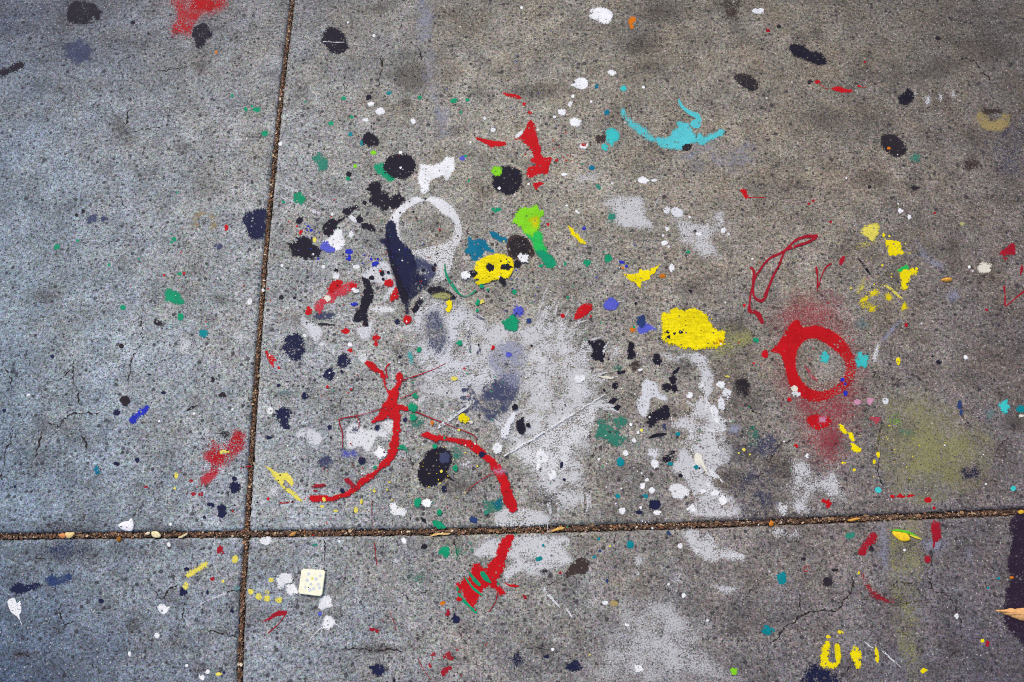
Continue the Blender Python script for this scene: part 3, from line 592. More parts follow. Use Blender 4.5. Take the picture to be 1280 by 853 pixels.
A('faint white parallel streaks beside the long joint', PT, 'paint_streak', st('bluewhite', (1,1), [(120,65),(190,95),(240,118)], [8,14,6], .72), st('bluewhite', (1,1), [(258,115),(310,145),(336,170)], [8,18,8], .55), st('bluewhite', (1,1), [(120,130),(190,155),(250,185),(320,213)], [8,14,22,10], .55))
A('ragged white worn splat under the red forked stroke', PT, 'worn_paint_splash', hz('white', (1,2), [(440,455),(475,400),(520,408),(560,425),(600,420),(618,386),(692,384),(690,440),(650,490),(612,480),(590,520),(556,556),(520,530),(470,545),(446,510)], .35, 5, midw=.6), ho('dustnavy', (1,2), 495, 440, 20, 18, .5), lm='white splat by the forked stroke')
A('white worn patch left of the red forked stroke stem', PT, 'worn_paint_patch', hz('bluewhite', (1,2), [(190,460),(220,425),(280,430),(330,450),(340,490),(300,540),(265,535),(240,490),(200,490)], .46, 5, midw=.6))
A('dusty blue worn spot left of the red forked stroke foot', PT, 'paint_spot', hz('violet', (1,2), eh(470,556,48,30), .58, 5))
A('dusty blue spiky spot above the red bits', PT, 'paint_spot', hz('dustnavy', (1,2), eh(352,596,46,38), .42, 5, midw=.5))
A('white worn spot next to the pale yellow dash', PT, 'worn_paint_patch', ho('bluewhite', (1,2), 92, 745, 46, 52, .52), ho('bluewhite', (1,2), 96, 838, 30, 26, .7))
A('white worn spot above the red forked stroke', PT, 'worn_paint_patch', hz('white', (1,2), eh(535,76,38,34), .38, 4, midw=.6))
A('white worn spot below the ragged white patch', PT, 'worn_paint_patch', ho('bluewhite', (1,2), 327, 10, 36, 26, .5))
A('white worn patch on the left slab above the blue dash', PT, 'worn_paint_patch', ho('bluewhite', (0,2), 920, 20, 52, 60, .55))
A('white worn patch on the left slab close to the joint', PT, 'worn_paint_patch', ho('bluewhite', (0,1), 1195, 830, 46, 52, .52))
A('small teal film right of the red forked stroke', PT, 'worn_paint_patch', hz('seagreen', (1,2), [(765,340),(800,350),(838,390),(830,420),(790,430),(760,410)], .62, 5))
A('pale teal fleck at the left side of the big white haze', PT, 'worn_paint_patch', hz('cyan', (1,2), [(752,55),(775,48),(790,80),(785,112),(765,100)], .62, 3))
A('green worn film right of the black blot under the red arc', PT, 'worn_paint_patch', hz('seagreen', (1,2), [(965,510),(1020,505),(1050,540),(1020,590),(1000,620),(975,580)], .6, 6), ho('bluewhite', (1,2), 1045, 606, 36, 28, .6))
A('green worn patch with ragged right edge right of the big white haze', PT, 'worn_paint_patch', hz('seagreen', (2,2), [(412,390),(450,372),(500,368),(545,362),(584,378),(582,410),(550,430),(545,460),(584,472),(566,505),(520,528),(470,495),(412,475),(418,430)], .46, 5, midw=.55), lm='green worn patch')
A('white worn splat between the green patch and the long white drip', PT, 'worn_paint_splash', hz('bluewhite', (2,2), [(640,210),(665,175),(690,185),(722,200),(738,245),(778,268),(768,300),(735,292),(700,282),(692,320),(668,385),(640,372),(620,335),(612,285),(640,262)], .36, 3.5, midw=.55))
A('faint green spot right of the long white drip', PT, 'paint_spot', ho('seagreen', (2,2), 1205, 465, 50, 55, .74))
A('faint purple grey spot right of the faint green spot', PT, 'paint_spot', hz('dustnavy', None, eh(960,557,16,17), .72, 6))
A('faint bluish spot against the right side of the long white drip', PT, 'paint_spot', ho('lav', (2,2), 1108, 435, 36, 28, .6))
A('white lumpy worn spot at the left foot of the long white drip', PT, 'worn_paint_patch', hz('white', (2,2), [(772,730),(800,702),(840,700),(880,725),(892,760),(890,795),(870,770),(850,790),(820,782),(795,780),(790,755)], .28, 3, midw=.5))
A('bluish white worn spot left of the long white drip foot', PT, 'worn_paint_patch', hz('bluewhite', (2,2), eh(702,548,34,32), .36, 3.5, midw=.5), po('white', (2,2), [(692,600),(702,585),(730,595),(728,620),(705,628)], .2))
A('dusty blue film below the black bean shaped blot', PT, 'paint_spot', ho('stainblue', (2,2), 760, 415, 36, 34, .55))
A('faint greenish film above the black flakes right of the haze', PT, 'paint_spot', ho('seagreen', (2,2), 530, 125, 45, 26, .82), ho('bluewhite', (2,2), 520, 40, 36, 40, .6))
A('red worn splat against the long joint on the left slab', SP, 'worn_paint_splat', hz('pinkred', (0,2), [(1045,478),(1090,482),(1130,492),(1160,440),(1200,432),(1240,440),(1228,500),(1206,560),(1172,600),(1142,640),(1100,660),(1070,695),(1020,718),(985,700),(1008,655),(1040,622),(1000,585),(1008,545),(1040,520)], .58, 7, soft=.4, midw=.4), hz('red', (0,2), [(1050,490),(1130,500),(1170,450),(1225,450),(1210,520),(1150,600),(1100,640),(1050,660),(1050,600),(1030,550)], .72, 8, midw=.45), ho('soot', (0,2), 1115, 460, 36, 28, .5), po('paleyellow', (0,2), [(1095,545),(1110,538),(1150,545),(1120,552),(1100,558)], .2), dt('crimson', (0,2), (965,755,16,9), .3), dt('crimson', (0,2), (1000,758,12,8), .4), dt('crimson', (0,2), (952,692,12,10), .4), lm='red worn splat')
A('red sprayed patch at the top edge left of the joint', PT, 'spray_patch', hz('red', (0,0), [(830,-30),(1165,-30),(1135,50),(1060,85),(1010,112),(965,185),(900,198),(850,172),(834,130),(848,90),(858,50),(825,10)], .54, 13, soft=.5), hz('red', (0,0), [(950,-20),(1080,-20),(1060,50),(1000,70),(950,50)], .5, 9), lm='red sprayed patch')
A('grey blue round stain below the black corner blot', 'stain', 'round_stain', hz('dustnavy', (0,0), eh(392,260,76,68,20), .45, 5, soft=.7, midw=.2), lm='grey blue round stain')
A('greyish film on the left edge under the corner', PT, 'paint_smudge', ho('dustnavy', (0,0), 60, 130, 90, 90, .97))
A('blue worn stain on the lower left slab', 'stain', 'paint_stain', hz('stainblue', (0,3), [(215,335),(260,310),(290,320),(330,300),(362,310),(362,345),(320,365),(270,390),(228,372)], .38, 5, midw=.5), lm='blue worn stain')
A('deep blue film above the blue worn stain', 'stain', 'paint_stain', ho('stainblue', (0,3), 330, 200, 120, 60, .86))
A('dark navy stain at the bottom edge under yellow scratches', 'stain', 'paint_stain', hz('navy', (3,3), [(140,880),(175,795),(225,745),(290,768),(340,808),(380,880)], .46, 9, soft=.35, midw=.45), lm='dark navy stain')
A('purple black band along the right border', PT, 'dark_band', hz('plum', (3,3), [(1330,22),(1208,30),(1198,100),(1212,150),(1188,260),(1202,350),(1176,430),(1170,500),(1178,560),(1220,620),(1290,690),(1330,720)], .32, 3, soft=.4, midw=.35), lm='purple black band')  # very dark purple sheet with a wavy left side
A('tan lichen crescent near the right edge', 'lichen', 'lichen_patch', hz('tan', (3,0), [(1028,595),(1038,558),(1075,548),(1100,585),(1130,602),(1165,568),(1205,565),(1214,600),(1192,635),(1140,664),(1088,655),(1046,628)], .45, 3.5, midw=.6), ho('brown', (3,0), 1112, 556, 60, 22, .5), lm='tan lichen crescent')
A('tan lichen ring on the left slab', 'lichen', 'lichen_patch', hz('tan', (0,1), eh(1022,252,66,62), .72, 4, hole=eh(1020,258,26,24,8), midw=.55), ho('brown', (0,1), 1020, 256, 34, 34, .75), lm='tan lichen ring')
A('dark round dirt spot at the top edge', 'stain', 'dirt_spot', hz('brown', (2,0), eh(1092,45,62,60,18), .52, 9, midw=.5), lm='dark round dirt spot')
A('dark purple worn spot below the dark round dirt spot', 'stain', 'dirt_spot', hz('soot', (2,0), [(1098,375),(1130,360),(1182,368),(1218,390),(1236,420),(1228,452),(1190,466),(1150,442),(1112,415)], .34, 4, midw=.5))
A('dark brown worn spot at the lower edge of the lichen crescent', 'stain', 'dirt_spot', hz('brown', (3,0), eh(1015,815,50,38), .5, 6, midw=.5))
A('dark brown worn blot above the cross joint by the long white drip', 'stain', 'dirt_spot', hz('soot', (2,2), eh(1145,222,56,58), .5, 7, midw=.6))
A('dark brown blot right of the black flakes', 'stain', 'dirt_spot', hz('brown', (2,2), eh(610,118,34,30), .4, 3))
A('dark brown ragged splat below the worn white patch under the joint', 'stain', 'dirt_spot', hz('brown', (2,3), [(268,295),(300,255),(340,228),(388,238),(390,280),(372,318),(310,322),(272,345),(256,315)], .25, 3, midw=.6), ho('soot', (2,3), 160, 300, 32, 14, .45), lm='dark brown ragged splat')
A('black speckled worn spot under the lime green streak', SP, 'worn_paint_splat', hz('brown', None, [(634,300),(640,294),(652,294),(662,300),(668,312),(670,318),(664,324),(652,322),(642,326),(634,318),(632,308)], .26, 2, midw=.4), hz('soot', None, [(636,302),(650,296),(662,304),(666,316),(654,322),(640,320)], .4, 3))
A('navy worn spot above the cross joint near the right end', SP, 'worn_paint_splat', hz('navy', (3,2), eh(1012,650,56,46), .45, 6, midw=.5), ho('soot', (3,2), 995, 407, 26, 22, .5))
A('faint cyan spot left of the bright cyan dot', 'paint spot', 'paint_spot', ho('greyteal', (3,2), 1113, 350, 36, 32, .5))
A('faint teal spot below the dark oval gum spot', 'paint spot', 'paint_spot', ho('seagreen', (3,0), 737, 787, 38, 36, .5))
A('faint red arc trail on the lower right slab', PT, 'worn_paint_arc', hz('crimson', (3,3), [(452,300),(478,298),(500,345),(540,395),(590,425),(640,440),(625,468),(570,462),(520,430),(478,380)], .58, 5))
A('faint teal film right of the white dot below the cross joint', PT, 'worn_paint_patch', ho('seagreen', (1,3), 800, 335, 62, 52, .72))
A('faint green film beside the green drop under the cross joint', PT, 'worn_paint_patch', ho('green', (1,3), 1005, 200, 26, 40, .62))
A('faint white spot between green drop and tile', PT, 'worn_paint_patch', ho('bluewhite', (1,3), 695, 250, 26, 26, .62))
A('navy worn blot at the bottom left of the bottom field', SP, 'worn_paint_splat', hz('navy', (2,3), [(260,775),(290,750),(320,735),(350,765),(355,790),(310,805),(275,795)], .25, 3, midw=.55))
A('navy worn blot at the bottom edge left of the wider navy one', SP, 'worn_paint_splat', hz('navy', (2,3), eh(28,740,38,46), .48, 5, midw=.55))
A('pale yellow fade right of the large yellow blob', PT, 'spray_patch', hz('olive', None, [(896,410),(915,406),(936,412),(946,425),(930,440),(908,452),(890,446),(884,430)], .78, 9))
A('yellow speckled worn arc right of the red line marks', PT, 'worn_paint_splat', hz('yellow', (3,1), [(448,640),(490,615),(520,588),(548,580),(552,612),(512,640),(480,655),(452,668)], .42, 3, midw=.7), st('paleyellow', (3,1), [(560,565),(600,580),(640,612),(668,636)], [6,12,16,12], .4), hz('paleyellow', (3,1), [(470,545),(490,535),(478,590),(445,625),(430,615)], .72, 4, midw=.6), hz('yellow', (3,1), eh(602,625,22,22,9), .62, 2.5, midw=.6), hz('yellow', (3,1), eh(515,672,50,24), .78, 4, midw=.7), hz('yellow', (3,1), [(660,690),(672,660),(682,650),(690,672),(695,685),(675,695)], .4, 2, midw=.6), lm='yellow speckled arc')
A('pale yellow specks below the upper yellow flake', PT, 'worn_paint_splat', ho('paleyellow', (3,1), 482, 372, 40, 24, .82, midw=.6))
A('four pale bluish chalk marks in a row near the right', PT, 'chalk_marks', *[ho('bluewhite', (3,0), x, y, a, b, .62) for x, y, a, b in ((735,465,20,24),(797,500,20,34),(862,490,18,24),(925,480,18,48))])

# ---- solid paint
A('black paint blot with hooked right end in the top left corner', SP, 'paint_splat', po('black', (0,0), [(333,72),(343,40),(372,13),(410,7),(452,12),(477,25),(492,46),(511,60),(497,75),(496,95),(480,99),(470,80),(455,92),(440,109),(405,123),(370,119),(340,110)], .26, jag=.5), lm='black corner blot')
A('black bar of paint cut by the left edge', ST, 'paint_stroke', po('black', (0,0), [(-30,360),(30,344),(55,330),(95,306),(118,310),(123,330),(70,360),(12,386),(-30,392)], .2))
A('black blot at the lower end of the red sprayed patch', SP, 'paint_splat', po('black', (0,0), [(964,176),(975,140),(1000,118),(1030,124),(1050,155),(1056,180),(1030,196),(1018,222),(1002,238),(980,226),(978,192)], .28))
A('black spot with pale scratch across it, right of the upper joint', SP, 'paint_splat', po('black', (1,0), [(328,192),(345,155),(385,138),(420,153),(442,172),(446,205),(459,230),(440,252),(400,266),(355,242),(330,212)], .2), st('haze', (1,0), [(335,208),(390,212),(440,212)], [4,5,3], .3), lm='scratched black spot')
A('black drop with a teal rim, below the upper black spot', SP, 'paint_splat', po('black', (1,0), [(526,700),(545,670),(570,659),(606,685),(612,722),(570,729),(530,722)], .12), po('teal', (1,0), [(518,705),(530,702),(535,728),(520,722)], .3))
A('dull teal worn splat left of the round black spot', SP, 'paint_splat', po('seagreen', (1,0), [(282,782),(302,784),(320,764),(345,790),(356,810),(345,842),(315,846),(306,820),(290,800)], .3), lm='dull teal splat')
A('teal blot half under the large round black spot', SP, 'paint_splat', po('green', None, [(468,208),(478,204.5),(486,206),(491,214),(494,222),(489,227),(480,223),(472,216)], .14))
A('large round black spot beside the white splat', SP, 'paint_splat', po('black', None, [(479.5,210),(484,199),(492,194.5),(505,193.5),(515,197),(518.5,207),(516,216),(508,221.5),(496,222.5),(486,219)], .1, jag=.35), dt('white', (1,0), (722,835,7), .1), lm='large round black spot')
A('white dripping splat above the white ring', SP, 'paint_splat', po('white', None, [(525.6,206.9),(535.7,207),(545.7,205.7),(553,200.7),(558,197),(565.8,198.2),(567,203.2),(568.3,210.7),(564.5,216.5),(558.2,225.3),(553.2,219),(543.2,222.8),(537.7,229),(535.7,237.8),(531.9,241.6),(526.9,240.3),(525.6,231.6),(522.6,229),(524.4,219)], .06, jag=.4), lm='white dripping splat')
A('thin red streak left of the tall red splash', ST, 'paint_stroke', po('red', (1,0), [(1096,684),(1120,690),(1160,700),(1240,710),(1238,726),(1200,732),(1175,730),(1170,746),(1165,729),(1120,708),(1100,696)], .06, jag=.3))
A('red dash at the top of the red drops', ST, 'paint_stroke', po('red', None, [(629,116),(636,117.5),(645,119),(651,122),(650,124),(640,122),(632,119.5)], .06, jag=.3))
A('bean shaped white blob near the top edge', SP, 'paint_splat', po('white', (2,0), [(384,82),(400,72),(390,55),(410,42),(455,41),(490,58),(501,80),(491,106),(470,120),(440,110),(405,96)], .04, jag=.3), lm='bean shaped white blob')
A('orange fleck right of the top white blob', SP, 'paint_splat', po('orange', (2,0), [(580,100),(595,84),(616,90),(613,110),(600,120),(606,136),(590,142),(584,120)], .1))
A('white blob with a pointed left tail', SP, 'paint_splat', po('white', (2,0), [(292,426),(315,412),(308,402),(335,389),(365,392),(379,415),(368,441),(340,446),(310,433)], .04, jag=.3), lm='pointed white blob')
A('cyan spiky drop beside a dark spot', SP, 'paint_splat', dt('cyan', (2,0), (497,680,33), .14, spike=.7), dt('cyan', (2,0), (464,733,17), .2, spike=.4), lm='cyan spiky drop')
A('dark brown spot touching the cyan spiky drop', 'stain', 'dirt_spot', dt('brown', (2,0), (443,692,25,22), .22))
A('tall red splash with a forked top', SP, 'paint_splat', po('red', (2,0), [(18,692),(60,655),(75,630),(92,602),(108,615),(119,650),(126,690),(141,740),(152,785),(192,788),(194,806),(182,853),(175,868),(130,870),(100,888),(75,880),(72,850),(86,830),(115,820),(94,802),(110,780),(85,736),(55,706),(45,692),(22,698)], .05, jag=.45), po('red', (2,1), [(108,62),(130,57),(156,64),(132,75),(120,93),(111,80)], .08), po('white', (2,0), [(18,680),(35,660),(58,648),(45,672),(25,690)], .3), lm='tall red splash')
A('turquoise splash shaped like a bird with a long left wing', SP, 'paint_splat',
  po('turq', (2,0), [(718,690),(770,680),(800,655),(826,640),(819,610),(840,604),(880,622),(902,660),(915,690),(940,668),(960,685),(1010,663),(1045,649),(1053,660),(1010,690),(960,720),(922,716),(880,720),(850,743),(800,741),(760,736),(730,716)], .12),
  po('turq', (2,0), [(548,545),(560,550),(576,580),(620,618),(680,658),(718,700),(702,712),(650,682),(600,642),(570,606),(550,572)], .38),
  po('turq', (2,0), [(827,494),(840,504),(855,530),(890,553),(930,568),(943,595),(936,635),(910,641),(888,622),(900,600),(918,594),(880,571),(845,541),(830,515)], .2),
  po('soot', (2,0), [(848,728),(868,716),(895,722),(892,742),(870,756),(852,748)], .3), lm='turquoise splash')
A('black double oval of paint near the top right', SP, 'paint_splat', po('black', (3,0), [(104,240),(115,221),(140,219),(190,239),(210,261),(240,261),(276,280),(289,305),(279,326),(250,326),(205,302),(165,296),(130,279),(112,256)], .14, jag=.4), lm='black double oval')
A('thin red dashed streak below the black double oval', ST, 'paint_stroke', po('red', (3,0), [(316,440),(350,434),(390,447),(420,449),(413,460),(380,461),(340,453)], .1), dt('red', (3,0), (248,410,12,7), .1), st('red', (3,0), [(258,420),(280,436),(302,446)], [5,4,3], .2), st('red', (3,0), [(448,428),(470,434),(492,434)], [12,8,3], .25), lm='thin red dashed streak')
A('small black spiky spot left of the chalk marks', SP, 'paint_splat', po('black', (3,0), [(650,490),(668,466),(690,460),(722,458),(720,482),(708,505),(685,520),(655,512)], .2, spike=.5))
A('dark oval gum spot with an orange speck', 'gum spot', 'gum_spot', po('soot', (3,0), [(564,710),(572,680),(600,671),(640,682),(676,712),(688,745),(672,774),(640,783),(600,765),(572,738)], .12, jag=.35), dt('orange', (3,0), (603,741,9,6), .05), lm='dark oval gum spot')
A('navy half blot cut off by the long joint', SP, 'paint_splat', po('navy', None, [(303,277),(307,268),(317,263.5),(327,263),(332,264),(331,280),(329,296),(321,298.5),(312,295.5),(308,285)], .12, jag=.5), lm='navy half blot')
A('bright green blot on the left slab', SP, 'paint_splat', po('green', (0,1), [(827,600),(850,591),(890,609),(902,630),(916,645),(913,663),(880,661),(840,650),(824,641)], .08), lm='bright green blot')
A('green worn spot on the white streaks by the joint', SP, 'paint_splat', dt('green', (1,1), (218,132,29,27), .34))
A('large black splash upper left of the white ring', SP, 'paint_splat', po('black', (1,1), [(556,90),(575,60),(600,50),(626,65),(632,100),(656,125),(667,160),(650,186),(610,181),(580,166),(567,140),(575,112)], .1, jag=.9, spike=.35), po('black', (1,1), [(668,152),(690,130),(720,118),(737,150),(716,166),(700,186),(676,176)], .14, jag=.9, spike=.4), lm='large black splash')
A('black slanted dash below the large black splash', SP, 'paint_splat', po('black', (1,1), [(428,196),(460,184),(506,167),(506,186),(480,201),(455,221),(432,206)], .1, jag=.7))
A('black blot with a thin pointed tail, left of the white blob', SP, 'paint_splat', po('black', (1,1), [(334,276),(350,254),(380,240),(405,250),(430,236),(457,228),(412,262),(401,290),(376,316),(344,311)], .08, jag=.6, spike=.3))
A('navy spiky splash beside the long joint', SP, 'paint_splat', po('black', (1,1), [(160,354),(195,356),(205,330),(245,324),(275,345),(281,370),(321,394),(316,416),(276,446),(245,436),(205,420),(180,396)], .08, jag=.9, spike=.6), lm='navy spiky splash')
A('short black bar right of the white blob', SP, 'paint_splat', po('black', (1,1), [(528,264),(560,261),(591,284),(586,301),(550,291),(529,286)], .1, jag=.6))
A('white splat overlapping a blue drop', SP, 'paint_splat', po('white', (1,1), [(344,352),(365,320),(400,294),(421,300),(441,330),(441,371),(400,392),(375,372),(350,362)], .12, jag=.9, spike=.4), po('white', (1,1), [(462,318),(476,298),(484,310),(496,318),(482,324),(476,334)], .12), lm='white splat by the blue drop')
A('pale bluish white blob under the short black bar', SP, 'paint_splat', po('bluewhite', (1,1), [(458,228),(475,218),(500,235),(506,255),(490,258),(470,244)], .22))
A('blue drop at the lower left of the white splat', SP, 'paint_splat', po('violet', (1,1), [(323,362),(345,351),(370,375),(391,391),(381,403),(350,402),(323,386)], .08))
A('pinkish red smeared streak left of the black stroke', SP, 'paint_splat', po('pinkred', (1,1), [(300,690),(290,680),(302,660),(340,622),(365,582),(392,555),(422,550),(428,570),(470,558),(496,560),(496,584),(462,592),(442,616),(402,622),(392,648),(355,664),(342,692),(312,712)], .3, jag=.8), po('red', (1,1), [(362,585),(390,552),(424,548),(424,568),(395,590),(375,602)], .12, jag=.6), dt('red', (1,1), (264,698,16,16), .1, spike=.3), dt('red', (1,1), (482,570,16,13), .1), dt('cream', (1,1), (358,638,14), .05), po('white', (1,1), [(475,588),(505,585),(515,600),(495,608)], .2), lm='pinkish red streak')
A('black curved brush stroke left of the black ring tail', ST, 'paint_stroke', po('black', (1,1), [(528,527),(550,540),(571,560),(579,610),(571,660),(556,700),(551,720),(557,765),(540,772),(530,746),(500,753),(488,735),(515,690),(525,640),(546,590),(546,562)], .06, jag=.6), lm='black curved brush stroke')
A('white worn ring with an open grey centre', SP, 'paint_ring', hz('white', (1,1), [(655,262),(680,205),(738,155),(800,122),(838,138),(872,122),(930,136),(984,176),(1014,220),(1035,290),(1030,345),(1000,400),(985,470),(950,540),(900,560),(850,545),(800,505),(780,440),(760,395),(710,350),(690,300)], .10, 3.5, hole=[(718,282),(727,230),(770,188),(840,157),(888,182),(920,216),(972,245),(984,290),(962,342),(900,362),(830,380),(772,386),(732,342)], fade=[(525,258,560,300,.62),(530,300,552,345,.80)], midw=.5), lm='white ring')
A('grey scuffed transition between the dark navy tail and the white ring', PT, 'paint_smudge', hz('dustnavy', (1,1), [(740,370),(790,395),(850,430),(900,470),(905,530),(870,575),(830,600),(790,560),(770,480)], .46, 9, midw=.5))
A('dark navy tail sweeping down from the white ring left side', SP, 'paint_tail', hz('navy', (1,1), [(650,258),(672,240),(700,262),(704,300),(722,342),(772,392),(800,450),(810,500),(862,545),(850,585),(800,625),(772,662),(762,715),(738,722),(738,680),(714,642),(690,545),(660,452),(643,382),(612,350),(618,334),(640,330),(640,290)], .0, 3.2, fade=[(506,330,534,340,.42)], midw=.4), hz('black', (1,1), [(645,262),(660,300),(680,400),(720,520),(760,600),(770,650),(742,700),(735,670),(712,630),(688,530),(660,440),(645,372)], .2, 5, midw=.5), po('black', (1,1), [(778,692),(800,652),(826,640),(828,664),(792,704)], .2), lm='dark navy tail')
A('black and olive splotch under the white ring', SP, 'paint_splat', po('black', (1,1), [(862,590),(890,570),(935,588),(975,600),(994,630),(950,642),(905,625),(880,615)], .3, jag=.9), hz('olive', (1,1), [(870,620),(910,605),(960,605),(980,630),(950,648),(890,640)], .35, 3), po('yellow', (1,1), [(948,650),(974,652),(976,680),(960,706),(944,690),(955,676)], .1))
A('thin teal curved line right of the white ring', ST, 'paint_stroke', st('green', (1,1), [(940,465),(944,500),(960,540),(990,585),(1020,620),(1052,626),(1095,600)], [6,9,13,15,8,5,9], .15, jag=.4))
A('blue teal blot left of the black dotted yellow blob', SP, 'paint_splat', po('tealblue', (1,1), [(1038,392),(1045,350),(1060,328),(1090,345),(1140,338),(1156,370),(1182,406),(1150,400),(1120,416),(1100,437),(1080,441),(1060,416),(1038,407)], .14, jag=.8))
A('blue teal short dash left of the lime green streak', SP, 'paint_splat', po('tealblue', (1,1), [(1163,304),(1185,304),(1215,324),(1247,334),(1247,356),(1220,356),(1195,341),(1170,321)], .12))
A('round black spot with a green cap, above the lime streak', SP, 'paint_splat', po('black', None, [(616.5,228),(617,217),(623,210),(634,208),(646,211),(651.5,220),(651,231),(646,240),(636,244),(625,241),(619,236)], .14, jag=.4), po('lime', None, [(615,213),(620,208),(627,212),(624,219),(617,219)], .2), dt('white', (1,1), (1212,88,6), .1), lm='green capped black spot')
A('yellow oval blob with black dots', SP, 'paint_splat', po('yellow', (1,1), [(1085,492),(1100,460),(1130,437),(1180,421),(1225,421),(1264,432),(1284,465),(1280,500),(1256,532),(1200,546),(1150,561),(1110,573),(1094,560),(1110,545),(1086,540),(1100,515)], .04, jag=.5, ridge=1.5, thick=.0005), *[po('black', (1,1), eh(x, y, a, b, 9), .06, spike=.5) for x, y, a, b in ((1085,512,20,14),(1172,485,16,16),(1253,483,18,15),(1225,548,14,11))], lm='dotted yellow blob')
A('lime green streak tapering to a green tail', SP, 'paint_splat', po('grassgreen', (2,1), [(52,300),(90,330),(110,380),(150,430),(170,476),(206,478),(214,456),(182,410),(157,360),(152,318),(125,295),(90,290)], .1, jag=.5), po('lime', (2,1), [(8,240),(30,195),(70,184),(130,198),(134,270),(127,302),(90,312),(60,302),(50,282),(20,266)], .14, jag=.9, spike=.6), po('green', (2,1), [(120,400),(150,400),(185,420),(214,456),(206,478),(172,476),(150,440)], .16), hz('yellow', (2,1), [(85,240),(130,230),(134,285),(110,300)], .6, 4), lm='lime green streak')
A('thin yellow sliver above the yellow bird shaped splat', ST, 'paint_stroke', po('yellow', (2,1), [(284,274),(300,290),(330,325),(366,361),(345,356),(315,331),(295,301)], .12))
A('yellow splat shaped like a flying bird', SP, 'paint_splat', po('yellow', (2,1), [(553,509),(580,515),(625,515),(640,495),(690,490),(737,464),(731,481),(690,521),(680,541),(645,556),(641,584),(615,561),(590,546)], .08, jag=.5), lm='yellow bird shaped splat')
A('small red tick with a fine tail', ST, 'paint_stroke', po('red', (2,1), [(1138,94),(1165,94),(1176,120),(1184,133),(1160,136),(1150,116)], .1), st('red', (2,1), [(1184,131),(1220,133),(1262,131)], [5,3,7], .2))
A('thin looping red line left of the red ring', ST, 'paint_line', st('crimson', None, [(938,335),(942,339),(941,357),(938,370),(937,388),(943,390),(949,395),(953,404)], [3,3.4,3,2,2.6,4,6.5,4.5], .05, jag=.4), st('crimson', None, [(1021,295.5),(1008,296),(993,302),(979,315),(960,325),(946,343)], [4.5,3.4,2.8,2.8,2.6,2.6], .05, jag=.25), st('crimson', None, [(945,344),(941,358),(943,372),(953,376),(960,361),(966,346),(974,331),(980,315)], [2.6,2.6,3,4.4,3,2.8,2.8,2.8], .05, jag=.25), st('crimson', None, [(981,314),(990,310),(1010,303),(1020,297)], [2.8,2.7,3,4], .05, jag=.25), lm='thin looping red line')
A('red blob right of the teal drop in the haze fringe', SP, 'paint_splat', po('red', (2,1), [(313,732),(330,690),(360,671),(391,677),(387,700),(351,731),(320,740)], .05), lm='red blob')
A('violet blue splat right of the red blob', SP, 'paint_splat', po('violet', (2,1), [(458,666),(475,645),(500,637),(530,655),(511,681),(490,693),(464,686)], .06, spike=.3), st('bluewhite', (2,1), [(530,652),(560,648)], [5,3], .4), lm='violet blue splat')
A('two lobed blue splat left of the large yellow blob', SP, 'paint_splat', po('violet', (2,1), [(632,772),(655,755),(680,765),(716,786),(690,796),(660,811),(630,801)], .08), po('stainblue', (2,1), [(623,746),(624,730),(655,719),(659,745),(664,768),(640,778),(624,756)], .14), lm='two lobed blue splat')
A('large yellow blob with ridges and small black dots', SP, 'paint_splat', po('yellow', None, [(827,402),(830,392),(836,393),(842,387),(851,387),(856,389),(871,388),(881,394),(888,405),(894,412),(904,415),(907,421),(904,428),(899,433),(879,437),(861,437),(846,433),(834,429),(827,423),(829,414)], .02, jag=.6, ridge=2.0, thick=.0006), *[dt('black', (2,1), (x, y, a), .05) for x, y, a in ((840,805,10),(808,812,6),(777,805,9),(780,828,9))], hz('orange', None, [(885,425),(900,420),(905,428),(890,434)], .8, 4), lm='large yellow blob')
A('short red V mark above the red mist', ST, 'paint_line', st('crimson', (3,1), [(240,480),(246,540),(247,598),(258,550),(272,510),(290,478),(315,463)], [11,9,13,9,7,8,10], .06, jag=.3), lm='short red V mark')
A('small red apostrophe mark right of the V mark', ST, 'paint_line', po('crimson', (3,1), [(354,460),(365,430),(383,429),(376,456),(360,469)], .06))
A('upper yellow flake of the yellow cluster', SP, 'paint_splat', po('paleyellow', (3,1), [(468,301),(490,272),(546,266),(547,300),(526,347),(512,346),(500,326),(474,311)], .1, jag=.6))
A('right yellow flake with flat base', SP, 'paint_splat', po('yellow', (3,1), [(579,338),(600,345),(650,358),(661,390),(682,409),(640,413),(604,413),(590,370)], .2, jag=.9))
A('yellow flake with a green top edge', SP, 'paint_splat', po('yellow', (3,1), [(642,498),(690,480),(700,490),(737,484),(736,511),(711,526),(706,551),(690,588),(675,581),(660,541),(650,516)], .26, jag=.9), po('grassgreen', (3,1), [(640,495),(665,482),(690,470),(700,488),(680,490),(660,505)], .14), lm='green edged yellow flake')
A('small black dash between the yellow flakes', ST, 'paint_stroke', st('black', (3,1), [(458,443),(480,475),(510,516)], [8,16,8], .35))
A('creamy white splat right of the dried seed', SP, 'paint_splat', po('cream', (3,1), eh(1080,483,29,26,11), .22, jag=.8, spike=.3), lm='creamy white splat')
A('red triangle mark at the right edge', ST, 'paint_line', po('crimson', (3,1), [(1153,413),(1190,385),(1222,358),(1229,390),(1226,416),(1195,418),(1165,419)], .1), dt('crimson', (3,1), (1185,438,12,7), .4))
A('thin red V mark at the right edge', ST, 'paint_line', st('crimson', (3,1), [(1178,575),(1182,630),(1186,672),(1230,636),(1275,600)], [12,9,9,9,11], .1, jag=.3), st('crimson', (3,1), [(1266,468),(1262,495),(1258,518)], [10,16,10], .1))
